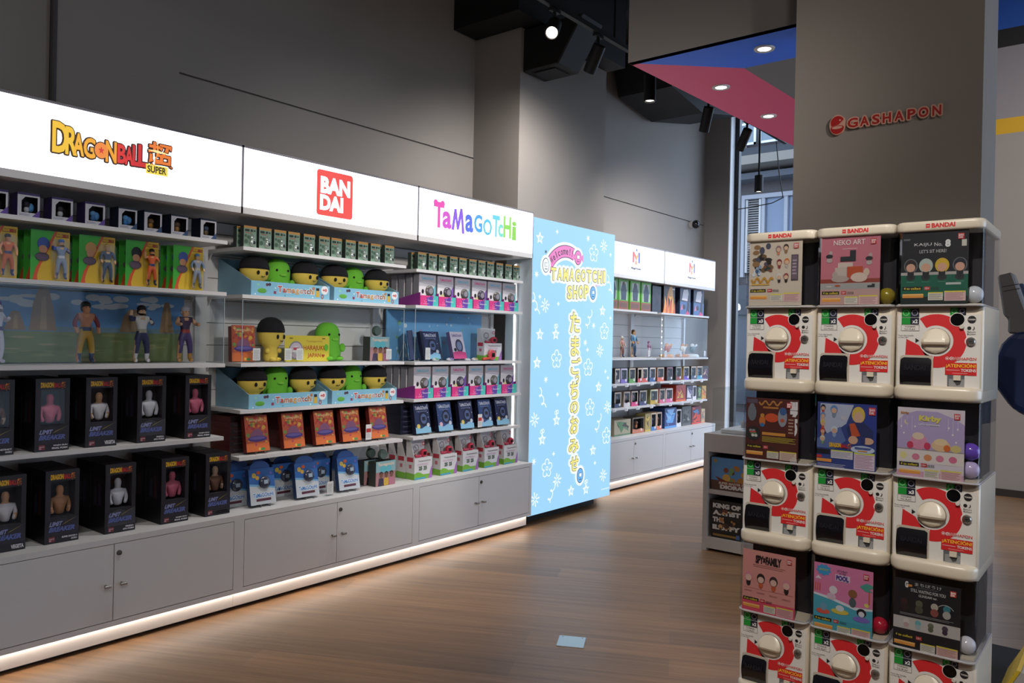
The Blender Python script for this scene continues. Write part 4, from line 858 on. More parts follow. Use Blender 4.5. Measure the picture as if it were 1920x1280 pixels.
for lst, z, row, pat in ((R2Y, 1.725, 'upper', (0, 1, 0, 1, 0, 0)), (R4Y, 1.08, 'lower', (0, 0, 1, 0, 0, 1))):
    for i, yc in enumerate(lst):
        q = ORD[5 - i]; put(pt, 2, (-3.885, yc, z), f"pink, purple and teal tray of egg toy packs, {q} from the blue panel, {row} row", 'pink and purple pack trays')
        for k in range(4): put(ep[pat[i]], pat[i], (-3.907 - .075 * k, yc, z + .0035), f"white egg toy pack {('at the front', 'second', 'third', 'last')[k]} in the {row} tray {q} from the blue panel", 'egg toy packs in trays')

# --- third bay display shelf
t = thing('backdrop_board', 'pale blue backdrop board with small coloured pattern in the case', 'display board', (-4.166, 3.765, 1.3355), WALL); b = MB().box(0, 1.02, 0, .01, 0, .358, C('#6fa9d6'))
for k in range(34): (b.star if k % 3 else b.disc)(rr.uniform(.03, .98), rr.uniform(.03, .35), rr.uniform(.008, .018), C(('#a8cfe8', '#8f8ab0', '#7fae8a', '#c9d6dc')[k % 4]), -.0006 - k * .00001)
b.build('printed_face', t)
Z = 1.3355
lean('toy_box', 'dark blue starry box on an easel inside the acrylic case', 'box', (-4.0, 4.06, Z), lambda b, y: navy_front(b, y, 2), '#171c36', None, -16, W=.19, stand='wire easel under the dark blue box inside the case')
def lilac(b, y):
    b.rect(-.07, .07, 0, .21, C('#cfc6d6'), y); b.tb('TaMaGOtcHi', -.055, .055, .17, .192, C('#8a7aa8'), y - .001, .03); b.disc(.01, .1, .04, C('#3c3a56'), y - .001, .052); b.disc(.01, .1, .026, C('#7a86a8'), y - .0015, .034); b.poly([(-.07, 0), (.07, 0), (.07, .05), (.0, .06), (-.07, .05)], C('#c2417a'), y - .0012); b.disc(-.04, .07, .014, C('#1e1c26'), y - .0014)
lean('toy_box', 'lilac and pink box on an easel inside the acrylic case', 'box', (-4.0, 4.345, Z), lilac, '#6a5a86', None, -16, W=.14, H=.21, stand='wire easel under the lilac box inside the case')
lean('toy_box', 'dark blue box on an easel turned nearly edge-on inside the case', 'box', (-4.03, 3.90, Z), lambda b, y: navy_front(b, y, 1), '#2c3a6a', None, -8, W=.13, rz=WALL + .85, stand='wire easel under the edge-on dark blue box')
def watch_pack():
    t = thing('watch_pack', 'x', 'toy pack'); S = C('#d8d5d6'); D = .085
    b = MB().box(-.085, .085, 0, D, 0, .145, S).prism([(0, .145), (D, .145), (D, .27), (.05, .27)], -.085, -.083, S, 'x').box(-.085, .085, D - .003, D, .145, .27, S)
    y = -.0006; b.poly([(-.085, 0), (.085, 0), (.085, .03), (.0, .03), (-.03, .045), (-.06, .05), (-.085, .04)], C('#79b23c'), y); b.rect(-.085, .02, 0, .012, C('#4aa0b8'), y - .0004); b.poly([(.05, 0), (.085, 0), (.085, .09), (.07, .06)], C('#a86ab8'), y - .0006); b.tb('TamagotchiUni', -.05, .07, .115, .13, C('#5a5258'), y, .02); b.tb('25', -.045, -.012, .06, .088, C('#4a5a4a'), y - .0006, .06); b.tb('25', 0, .033, .06, .088, C('#4a5a4a'), y - .0006, .06); b.lines(-.06, .05, .095, .11, 3, C('#c9a0b8'), y)
    for q in (-.0854,): b.add([(q, .0, .0), (q, D, .0), (q, D, .045), (q, 0, .04)], [(0, 1, 2, 3)], C('#79b23c')); b.add([(q, .015, .12), (q, D - .01, .12), (q, D - .01, .15), (q, .015, .15)], [(0, 1, 2, 3)], C('#c23a4c')); b.add([(q, .03, .075), (q, .055, .075), (q, .055, .1), (q, .03, .1)], [(0, 1, 2, 3)], C('#c86a7a'))
    b.build('carton', t)
    MB().prism([(.002, .145), (.06, .145), (.07, .265), (.052, .265)], -.083, .083, FILM, 'x').build('clear_lid', t)
    w = MB().lathe([(.0, -.012), (.026, -.01), (.03, 0), (.028, .012), (0, .016)], C('#c8324a', .35), 'y', (.03, .03, .172), 20); w.rect(.016, .044, .160, .184, C('#1d1a22', .2), .0165)
    w.build('watch', t, smooth=40); MB().tube([(-.05, .035, .16), (-.03, .03, .15), (.0, .03, .155)], .012, C('#b0304a', .4)).build('strap', t, smooth='all'); MB().ring(-.03, .21, .018, .026, C('#8a8088'), .045).ring(.045, .235, .008, .014, C('#b83a4a'), .05).build('printed_marks', t); return t
wp = watch_pack(); uw = 0
R6 = [3.86, 4.115, 4.35, 4.592, 4.826]
L6 = [(i, k) for i in range(5) for k in range(2)] + [(0, 2), (0, 3)]
for i, k in L6:
    q = ORD[4 - i]; lb = f"white pack with clear slanted top and pink watch, {q} from the blue panel" if k == 0 else f"white watch pack {('', 'right behind', 'two places behind', 'three places behind')[k]} the one {q} from the blue panel".replace('right behind', 'directly behind')
    loc = (-3.865 - .09 * k, R6[i] - .0 * k, .5255)
    if not uw: uw = 1; wp.location = loc; wp.rotation_euler.z = WALL; wp['label'] = lb; wp['group'] = 'white watch packs on the cabinet'
    else: dup(wp, loc, lb, WALL, 'white watch packs on the cabinet')
dup(wp, (-3.965, 4.70, Z), 'white watch pack standing inside the acrylic case behind a pink watch', WALL, 'white watch packs on the cabinet').scale = (1.25, .9, .92)
t = thing('toy_watch', 'pink and coral toy watch lying at the front of the acrylic case', 'toy watch', (-3.92, 4.66, Z), WALL)
MB().lathe([(0, -.012), (.036, -.01), (.042, 0), (.040, .012), (0, .016)], C('#d0505c', .35), 'y', (.0, .02, .043), 22).build('watch_body', t, smooth=40); MB().rect(-.018, .018, .027, .059, C('#1b181d', .2), .006).build('screen', t); MB().tube([(-.10, .03, .012), (-.06, .025, .014), (-.03, .02, .02)], .011, C('#c8462c', .4)).build('strap', t, smooth='all')
for (yc, h, s), nm in zip(((4.02, '#5f9a78', 1), (4.17, '#7a62a0', 1), (4.36, '#b9bcc0', .8), (4.44, '#a08a62', 1)), ('green', 'purple', 'pale grey', 'tan')):
    tag(MB().ell(0, 0, .012 * s, .03 * s, .024, .012 * s, C('#cfd0d4', .3)).ell(0, -.003, .013 * s, .026 * s, .022, .011 * s, C(h, .3)).build('toy_egg', smooth='all', loc=(-3.925, yc, Z)), f"{nm} egg toy lying at the front of the acrylic case", 'toy', 'egg toys lying in the case').rotation_euler.z = WALL

# ---------------------------------------------------------------- far bays
def pop_box(w, h, body, acc, fig, frame='#c9b9a6', d=.1, win=True):
    t = thing('figure_box', 'x', 'box'); b = MB(); x = w / 2
    card_box(b, -x, x, 0, d, 0, h, body, frame if win else body, (-x + .014, x - .014, .04, h - .016) if win else None, .06, '#22201f')
    if win:
        b.poly([(-x, 0), (x, 0), (x, .03), (x * .5, .05), (-x * .2, .038), (-x, .05)], C(acc), -.0008); b.disc(x * .55, .03, .018, C('#d8d4d2'), -.0012, .014); b.build('carton', t)
        MB().ell(0, .03, h * .62, .026, .02, .024, C(fig[0]), 12, 8).ell(0, .03, h * .42, .018, .015, .026, C(fig[1]), 12, 8).build('figurine', t, smooth='all')
        MB().rect(-x + .014, x - .014, .04, h - .016, FILM, .001).build('window_film', t)
    elif acc == '#d86a2c' and h > .3:
        for k in range(9): q = -x + w * (k + .5) / 9; b.poly([(q - .03, 0), (q + .03, 0), (q + .012, .08 + .05 * (k % 3)), (q + .02 * (-1) ** k, .16 + .04 * (k % 4))], C(('#d8702c', '#e09a3a', '#c8501e')[k % 3]), -.0006 - k * .00005)
        b.poly([(-.05, .2), (.0, .3), (.06, .31), (.09, .22), (.03, .14)], C('#d99a44'), -.0013); b.rect(.06, x - .01, .27, .285, C('#d8d0c4'), -.0014); b.build('carton', t)
    elif h > .3 and body in ('#27304a', '#222c46'):
        b.poly([(-.09, .17), (-.05, .29), (.06, .30), (.09, .24), (.07, .16)], C('#d8d0d4'), -.0006); b.rect(-x, x, 0, .15, C('#46689e'), -.0005); b.poly([(.02, 0), (.05, .15), (.09, .29), (.11, .1), (.1, 0)], C('#1d2438'), -.0009); b.poly([(.0, 0), (.05, .05), (.11, .02), (.12, 0)], C('#c83a74'), -.0012); b.poly([(-.12, .05), (-.08, .13), (-.06, .06)], C('#d87a9a'), -.0010); b.ell(-.03, -.0, .09, .04, .002, .03, C('#1d2438'), 12, 8); b.build('carton', t)
    elif h > .3 and body[1] in '45':
        b.rect(-x, x, 0, .09, C('#8a4a2c'), -.0006); b.rect(-x + .03, x - .03, .1, .29, C('#b8c0b0'), -.0006); b.poly([(-.05, .1), (.05, .1), (.06, .2), (.03, .27), (-.02, .28), (-.06, .2)], C('#2b3a50'), -.0010); b.ell(0, -.001, .27, .022, .002, .02, C('#5a4634'), 12, 8); b.rect(-x + .02, x - .02, .02, .07, C('#6a4634'), -.001); b.build('carton', t)
    else:
        rr = random.Random(int(w * 9999) + int(h * 777))
        for k in range(9): b.poly([(rr.uniform(-x, x) * .9, rr.uniform(.02, h * .95)) for _ in range(3)], C((fig[0], fig[1], acc)[k % 3]), -.0006 - k * .00004)
        b.rect(-x, x, 0, h * .1, C(acc), -.0012); b.build('carton', t)
    return t
FX = -4.215
def far(row, z, lst, nm):
    n = len(lst)
    for i, (yc, w, h, body, acc, fig, fr, win, wd) in enumerate(lst):
        t = pop_box(w, h, body, acc, fig, fr, .12 if win else min(.2, w), win); t.location = (FX, yc, z); t.rotation_euler.z = WALL; t['group'] = 'boxes on the far bays'
        t['label'] = f"{wd} box, {ORD[n-1-i]} from the window end, {nm} far shelf"
KH = '#c9b9a6'
far(3, 1.07, [(7.0, .10, .155, '#3a3a38', '#8f8a94', ('#b8b4b0', '#5a5a58'), KH, 1, 'grey window'), (7.131, .13, .155, '#7a6fb0', '#7a68b8', ('#3a3a5a', '#4a4a6a'), '#c9c0dc', 1, 'lilac window'), (7.302, .13, .155, '#4a6a3a', '#5f9a4c', ('#3a4a3a', '#2c3a30'), KH, 1, 'green window'), (7.46, .09, .155, '#2a2426', '#c23a44', ('#3a2424', '#1c1c1e'), KH, 1, 'dark window'), (7.575, .12, .155, '#c9a04a', '#d04a38', ('#7a4a3a', '#a06a4a'), '#e0d2c0', 1, 'red-footed window'), (7.745, .13, .155, '#3a5a86', '#2a5a96', ('#3a4a66', '#2a3a5a'), '#dcd2c8', 1, 'blue window'), (7.93, .155, .155, '#8a5a3a', '#d8623a', ('#5a3a3a', '#4a3040'), KH, 1, 'orange window'), (8.15, .14, .155, '#3a2228', '#2c2a3c', ('#4a3040', '#2a2a3a'), '#8a5a6a', 1, 'maroon window'), (8.37, .14, .155, '#2a3a3c', '#8a2c34', ('#4a6a6a', '#2a3a3c'), '#9a9a90', 1, 'grey-green window'), (8.57, .145, .155, '#b89a5a', '#6a42b8', ('#5a4a8a', '#4a3a7a'), KH, 1, 'purple window'), (8.762, .136, .155, '#2a3036', '#3a4a6a', ('#4a5a6a', '#2c343c'), KH, 1, 'slate window'), (8.93, .15, .155, '#c0a890', '#3a94b8', ('#4a6a86', '#3a5a7a'), KH, 1, 'light blue window')], 'upper middle')
t = pop_box(.16, .155, '#2c2426', '#5a2460', ('#c9a48a', '#6a3a5a'), '#d0b8aa', .12, False); t.location = (FX, 9.088, 1.07); t.rotation_euler.z = WALL; t['label'] = 'pink and dark purple printed box at the window end of the upper middle far shelf'; t['group'] = 'boxes on the far bays'
far(4, .82, [(7.016, .13, .16, '#26303c', '#2c3c5c', ('#2c3440', '#1c2430'), KH, 1, 'navy window'), (7.2, .13, .16, '#a89a86', '#d0c8cc', ('#8a5a4a', '#5a3a3a'), KH, 1, 'beige window'), (7.36, .139, .16, '#7a4a5a', '#d8347c', ('#6a3a4a', '#4a2a34'), KH, 1, 'hot pink window'), (7.545, .155, .16, '#3a3c5a', '#363c6a', ('#4a4c6a', '#2c2c44'), KH, 1, 'indigo window'), (7.79, .17, .16, '#8a8a5c', '#c9a62c', ('#6a7a6a', '#4a4a34'), '#e0d8b8', 1, 'yellow window'), (7.98, .13, .16, '#b8787a', '#d86a8a', ('#8a5a5a', '#6a4a44'), KH, 1, 'rose window'), (8.15, .16, .16, '#d8c8c0', '#d8609a', ('#7a4a6a', '#5a3a4a'), '#e4d4d0', 1, 'pink window'), (8.44, .25, .19, '#a8341f', '#d8662c', ('#c8a03c', '#7a2018'), KH, 0, 'large orange printed'), (8.66, .15, .17, '#4a4660', '#d8d4dc', ('#8a86a8', '#2c2a44'), '#c8c4d0', 0, 'grey-violet printed'), (8.80, .1, .17, '#bab6c4', '#e0dce2', ('#4a4660', '#6a668a'), '#d8d6de', 1, 'pale window'), (8.93, .11, .155, '#3a4a34', '#6aa05a', ('#c9b8a0', '#6a8a5a'), KH, 0, 'green printed'), (9.06, .12, .16, '#c9a04a', '#d88a3a', ('#3a5a5a', '#d86a2c'), KH, 0, 'golden printed')], 'lower middle')
far(5, .5255, [(7.12, .33, .165, '#b0a48a', '#6a8a6a', ('#4a4034', '#5a8a5c'), KH, 0, 'wide khaki printed'), (7.45, .25, .17, '#4a4030', '#c87a5a', ('#8a5a3a', '#d8805a'), '#6a5a44', 1, 'wide dark window'), (7.66, .12, .195, '#b09a5a', '#d8b84a', ('#5a4a2c', '#c9b04a'), KH, 0, 'tan printed'), (7.79, .12, .195, '#b89a72', '#3a78b8', ('#2c4466', '#3a5a8a'), '#d8c2a6', 1, 'blue-footed window'), (7.92, .115, .195, '#c9a890', '#e07858', ('#7a3a2c', '#a84a34'), '#d8bca6', 1, 'coral-footed window'), (8.19, .28, .23, '#27407a', '#5f9fe0', ('#3a2c78', '#8ab8e8'), KH, 0, 'large shiny blue printed'), (8.40, .12, .2, '#c8c4c8', '#e2e0e4', ('#5a1c24', '#3a1418'), '#dcd8de', 1, 'pale dark-red window'), (8.60, .24, .225, '#4a4a48', '#5f5f5a', ('#8a8a84', '#2c2c2c'), KH, 0, 'charcoal printed'), (8.86, .25, .21, '#6a1a22', '#d0402c', ('#3a78a8', '#e0562c'), KH, 0, 'dark red and blue printed'), (9.05, .10, .17, '#c9b48c', '#d89068', ('#5a6a72', '#7a868a'), KH, 0, 'beige printed')], 'bottom')
far(1, 1.84, [(6.87, .2, .31, '#4f9a24', '#8a4a2c', ('#26303e', '#3a4a5a'), KH, 0, 'tall green printed'), (7.085, .2, .31, '#58a62a', '#8f4e30', ('#26303e', '#31465a'), KH, 0, 'tall green and brown printed'), (7.325, .21, .31, '#5cae2c', '#8a4a2c', ('#26303e', '#2c3c50'), KH, 0, 'tall green figure-printed'), (7.56, .21, .31, '#5cae2c', '#94522f', ('#26303e', '#3c4c5c'), KH, 0, 'tall bright green printed'), (7.80, .2, .29, '#1b2236', '#141a2a', ('#26304a', '#2a2030'), KH, 0, 'black-blue'), (8.1, .27, .31, '#241a14', '#d86a2c', ('#e09a3a', '#2c1c14'), KH, 0, 'flame printed black'), (8.5, .27, .31, '#27304a', '#b8306a', ('#d8d4de', '#3a5a98'), KH, 0, 'white and blue printed'), (8.86, .28, .31, '#222c46', '#c83a74', ('#e0dce4', '#4468a4'), KH, 0, 'white, blue and pink printed')], 'top')
FIG = [(6.72, ('#c9b0a0', '#d8d4d0', '#c9b0a0', '#8a8a8a', '#b0a8a0', '#6a5a5a'), '#d8d2cc', .62, 'pale little toy figure half hidden by the blue panel'), (7.22, ('#c9a48a', '#b87a6a', '#c9a48a', '#6a4a3a', '#8a5a4a', '#3a3a4a'), '#e0dcd6', .75, 'white-haired little toy figure in dusty red'), (7.46, ('#c9986a', '#4f86a8', '#3a6a8a', '#6a4a3a', '#33506a', '#2a3444'), '#6a4a2a', 1.0, 'taller brown-haired toy figure in blue'), (7.80, ('#b89ab0', '#8a5a7a', '#7a4a6a', '#d0ccd4', '#c8c4cc', '#5a4a5a'), '#7a4a6a', .6, 'small plum-haired toy figure')]
for y, c, h, s, l in FIG: doll_thing('toy_figure', l + ' on the far display shelf', (-4.30, y, 1.335), c, 0, h, 'small toy figures on the far shelf', s)
for y, a, h, l in ((8.22, '#b5523a', '#d8a070', 'rust red and sand toy figure on a round base'), (8.62, '#d8d2c8', '#c98a5a', 'white and tan toy figure on a broad round base'), (8.88, '#3a5a5c', '#d8dce0', 'white and dark teal crouching toy figure')):
    t = thing('toy_figure', l + ' on the far display shelf', 'toy figure', (-4.30, y, 1.335), WALL, 'small toy figures on the far shelf'); z = .0
    MB().lathe([(0, 0), (.085, 0), (.085, .02), (.07, .035), (0, .04)], C(h), seg=18).build('base', t, smooth=40)
    o = bpy.data.objects.new('body', skin_body('body', [((0, 0, .05), .035), ((0, 0, .10), .035), ((0, 0, .14), .022), ((0, -.01, .165), .03), ((-.05, -.02, .12), .014), ((-.08, -.03, .08), .014), ((.05, -.02, .12), .014), ((.07, -.03, .16), .014)], [(0, 1), (1, 2), (2, 3), (1, 4), (4, 5), (1, 6), (6, 7)], lambda x, y, z, a=C(a), h=C(h): a if z < .13 else h)); COL.objects.link(o); o.parent = t
for y, l in ((7.66, 'beside the plum-haired figure'), (8.05, 'beside the rust red figure'), (8.42, 'between the two round-based figures'), (9.07, 'at the window end')): price((-4.22, y, 1.3355), 'white price card on the far display shelf ' + l, h=.08)
acrylic_case(-4.19, 7.94, 9.05, 1.337, 1.80, .3, 'clear acrylic case around the small figures in the far bay').location.x = -4.185

t = thing('light_strip', 'vertical strip of tiny glowing lamps between the two far shelving bays', 'light', (-4.178, 7.87, 1.3365), WALL)
MB().box(-.006, .006, .004, .008, 0, .46, C('#c9c6c4', .5)).build('strip', t)
bd = MB()
for k in range(7): bd.ell(0, .002, .03 + .066 * k, .0075, .004, .0075, C('#fffdf6', .3, e=3.5), 10, 6)
bd.build('lamp_pattern', t)
pt_ = None
for row, z, nm in ((1.07, 1.053, 'upper'), (.82, .803, 'lower')):
    for k, y in enumerate((6.88, 7.12, 7.36, 7.66, 8.10, 8.38, 8.64, 8.9)):
        lb = f"small white price tag on the {nm} middle far shelf edge, {ORD[7-k]} from window end"; loc = (-4.172, y, z - .006)
        if pt_ is None:
            pt_ = thing('price_tag', lb, 'price tag', loc, WALL, 'price tags on the far shelf edges'); b = MB().box(-.034, .034, 0, .0025, -.012, .026, C('#e3e2e2', .5)); b.build('holder', pt_); MB().lines(-.028, .01, -.006, .02, 3, C('#8c8c90'), -.0006).build('print_pattern', pt_)
        else: dup(pt_, loc, lb, WALL)

# ---------------------------------------------------------------- capsule toy machines
CRM = C('#cfc4b2', .32, coat=.3); WPN = C('#d3cfcb', .45); RED = C('#c8272c', .45); INK = C('#19181a', .5); SMK = C('#100f15', .16, coat=.5); GRN = C('#1f8a34', .4); NVY = C('#1d2030', .4)
MX0, MY, PIT = -1.104, 3.035, .277
def plan(x0, x1, y0, y1, r):
    o = []
    for cx, cy, a in ((x1 - r, y1 - r * .3, 0), (x0 + r, y1 - r * .3, 90), (x0 + r, y0 + r, 180), (x1 - r, y0 + r, 270)):
        for k in range(6):
            t = R(a + 18 * k); rr_ = r if a >= 180 else r * .3; o.append(((x1 - rr_ if a in (0, 270) else x0 + rr_) + rr_ * math.cos(t), (y1 - rr_ if a < 180 else y0 + rr_) + rr_ * math.sin(t)))
    return o
def face_print(tok):
    b = MB(); y = -.0008
    b.poly([(-.128, .045), (.128, .045), (.128, .298), (-.128, .298)], WPN, y)
    # red ring with its arrow tail
    b.ring(-.006, .207, .0535, .093, RED, y - .0008, -96, 124, 40)
    P = [(-.006 + .093 * math.cos(R(264)), .207 + .093 * math.sin(R(264)))]
    P += [(-.015, .146), (-.086, .146), (-.092, .156), (-.1025, .152), (-.0995, .213), (-.060, .192), (-.055, .186)] + [(-.006 + .0535 * math.cos(R(a)), .207 + .0535 * math.sin(R(a))) for a in range(206, 265, 6)]
    b.poly(P, RED, y - .0006)
    b.ring(-.006, .207, .044, .0535, WPN, y - .001)
    b.poly([(-.070, .216), (-.070, .199), (-.058, .2075)], INK, y - .0016)
    # token plate
    b.rect(-.116, -.088, .290, .320, GRN, y - .0012); b.rect(-.088, -.060, .290, .320, NVY, y - .0012); b.ring(-.102, .305, .008, .0105, C('#7fc98a'), y - .0018); b.ring(-.074, .305, .008, .0105, C('#9a9ab0'), y - .0018)
    b.rect(-.116, -.088, .264, .288, GRN, y - .0012); b.rect(-.088, -.060, .264, .288, NVY, y - .0012); b.tb('x' + str(tok), -.082, -.064, .268, .282, C('#dadada'), y - .0018, .04)
    b.rect(-.117, -.059, .241, .262, INK, y - .0010); b.rect(-.116, -.060, .242, .261, WPN, y - .0014); b.tb('TOKENS', -.106, -.072, .2535, .2585, INK, y - .002, .01); b.tb('TO PLAY', -.107, -.071, .2445, .2495, INK, y - .002, .01)
    b.tb('Turn the handle', -.126, -.076, .2225, .2275, INK, y - .0012, .0); b.tb('to the right', -.126, -.092, .2155, .2205, INK, y - .0012, 0)
    # coin disc and its marks
    b.rect(.036, .060, .296, .321, GRN, y - .0012); b.rect(.060, .084, .296, .321, NVY, y - .0012); b.ring(.048, .31, .006, .008, C('#7fc98a'), y - .0018); b.ring(.072, .31, .006, .008, C('#9a9ab0'), y - .0018)
    b.disc(.0585, .281, .0235, WPN, y - .0022); b.disc(.0585, .281, .0212, C('#08080a', .2), y - .0028)
    b.disc(.1015, .281, .0128, INK, y - .0012); b.tb('TOKEN', .0905, .1125, .2785, .2835, WPN, y - .0018, .04)
    b.disc(.094, .252, .006, INK, y - .0012); b.tb('♪', .104, .111, .245, .258, INK, y - .0012, 0); b.tb('Return', .089, .113, .2365, .2425, INK, y - .0012, 0); b.tb('Button', .089, .113, .229, .235, INK, y - .0012, 0)
    b.disc(.1, .207, .019, WPN, y - .0012)
    # maker's word and warning sticker
    b.disc(.030, .148, .006, WPN, y - .0018); b.ring(.030, .148, .003, .005, RED, y - .0022); b.disc(.043, .148, .006, WPN, y - .0018); b.halo('GASHAPON', .040, .117, .1435, .1525, WPN, y - .0016, .0009, .015, 6); b.tb('GASHAPON', .040, .117, .1435, .1525, RED, y - .0022, .015)
    b.rect(.024, .1185, .092, .134, C('#c4262a', .4), y - .0018); b.tb('¡ATENCIÓN!', .027, .1165, .115, .1325, C('#e9b52c'), y - .0026, .025); b.tb('TOKENS', .072, .1165, .1035, .1135, WPN, y - .0026, .03); b.rect(.028, .068, .107, .110, C('#d88a8c'), y - .0026); b.rect(.046, .092, .097, .099, C('#d88a8c'), y - .0026)
    b.disc(-.122, .012 + .03, .004, C('#c9a832'), y - .0018); b.lines(-.114, -.09, .039, .045, 2, C('#8a8378'), y - .0018)
    return b.me('printed_pattern')
FP = {2: face_print(2), 3: face_print(3)}
bb = MB().prism(plan(-.1365, .1365, 0, .36, .018), .0, .33, CRM, 'z'); BODY = bb.me('body', (.004, 2), 35)
bb = MB().prism(plan(-.1368, .1368, -.038, .30, .05), .0, .052, CRM, 'z'); LIP = bb.me('front_ledge', (.016, 4), 35)
bb = MB().prism(plan(-.136, .136, -.022, .345, .03), .33, .5985, HOOD, 'z'); HD = bb.me('clear_hood')
HOODI = MB().box(-.12, .12, .09, .33, .3305, .595, C('#17151c', .5)).box(-.128, .128, -.005, .09, .3302, .336, C('#bfb39c', .5)).me('inner_hopper')
RIM = MB().prism(plan(-.1372, .1372, -.026, .35, .032), .3255, .333, C('#a9a6a8', .2), 'z').me('hood_rim', (.002, 1), 35)
LID = MB().prism(plan(-.138, .138, -.028, .352, .034), .585, .622, CRM, 'z').me('lid', (.010, 3), 35)
kb = MB().lathe([(.0445, -.004), (.046, -.001), (.046, 0)], C('#a39a8c', .4), 'y', (0, 0, 0), 32)
def kprof(z):     # turned face with a broad grip ridge across it
    P = [(-.0435, -.006), (-.034, -.012), (-.016, -.014), (-.011, -.026), (-.004, -.029), (.006, -.025), (.03, -.013), (.0435, -.006)]
    for (a, p), (c, q) in zip(P, P[1:]):
        if a <= z <= c: return p + (q - p) * (z - a) / (c - a)
    return -.006
vs, fs = [], []; zs = sorted(set([-.0435 + .087 * k / 24 for k in range(25)] + [-.016, -.011, -.004]))
for z in zs:
    hw = math.sqrt(max(.0436 ** 2 - z * z, 1e-8))
    for k in range(9):
        u = -1 + k / 4; e_ = 1 - max(0, abs(u) - .75) * 1.6; vs.append((u * hw, -.004 + (kprof(z) + .004) * e_, z))
for a in range(len(zs) - 1):
    for k in range(8): fs.append((a * 9 + k, a * 9 + k + 1, a * 9 + k + 10, a * 9 + k + 9))
KNOB = kb.add(vs, fs, CRM).me('dial', smooth=35)
ch = MB().prism(rrect(-.053, .053, .033, .156, .012), -.003, .0, C('#b9b0a2', .4)); CHF = ch.me('chute_frame')
cd = MB(); n_ = 20
for k in range(n_):
    z0, z1 = .041 + .107 * k / n_, .041 + .107 * (k + 1) / n_; f = lambda z: -.006 - .014 * math.sin(PI * (z - .041) / .107)
    h0, h1 = [.049 - .010 * (1 - math.sqrt(max(0, 1 - max(0, 1 - min(q - .041, .148 - q) / .010) ** 2))) for q in (z0, z1)]
    cd.add([(-h0, f(z0), z0), (h0, f(z0), z0), (h1, f(z1), z1), (-h1, f(z1), z1)], [(0, 1, 2, 3)], SMK)
for s in (-1, 1): cd.add([(s * .0465, -.004, .041)] + [(s * .0465, -.004 - .0135 * math.sin(PI * k / n_), .041 + .107 * k / n_) for k in range(n_ + 1)] + [(s * .0465, -.004, .148)], [tuple(range(n_ + 3))], SMK)
cd.tb('BANDAI', -.034, .034, .104, .122, C('#201e28', .35), -.0215, .04); CHD = cd.me('chute_door', smooth=20)
ct = MB().box(-.026, .026, -.0012, -.0006, .037, .091, C('#5f5f62', .5)).box(-.020, .026, -.006, -.001, .037, .078, C('#8a8a8c', .4)).box(-.006, .016, -.012, -.001, .074, .091, CRM); ct.poly([(-.008, .076), (.018, .076), (.014, .06), (.004, .056)], C('#3a3a3c'), -.0066); CRT = ct.me('coin_return')
LOCK = MB().lathe([(0, -.010), (.010, -.010), (.014, -.006), (.015, 0)], C('#9c9a96', .25, .9), 'y', (0, 0, 0), 20).rect(-.004, .004, -.0015, .0015, INK, -.0105).me('key_lock', smooth=40)
BTN = MB().lathe([(0, -.009), (.006, -.009), (.0075, -.006), (.0075, 0)], C('#c9c4bb', .3), 'y', (0, 0, 0), 16).me('return_button', smooth=40)
bl = MB().tb('BANDAI', -.022, .05, .596, .612, RED, -.0285, .05); bl.rect(-.040, -.027, .597, .611, RED, -.0285); bl.rect(-.038, -.029, .603, .605, CRM, -.029); BLT = bl.me('lettering')
def inst(me, name, p, loc=(0, 0, 0)):
    o = bpy.data.objects.new(name, me); COL.objects.link(o); o.parent = p; o.location = loc; return o

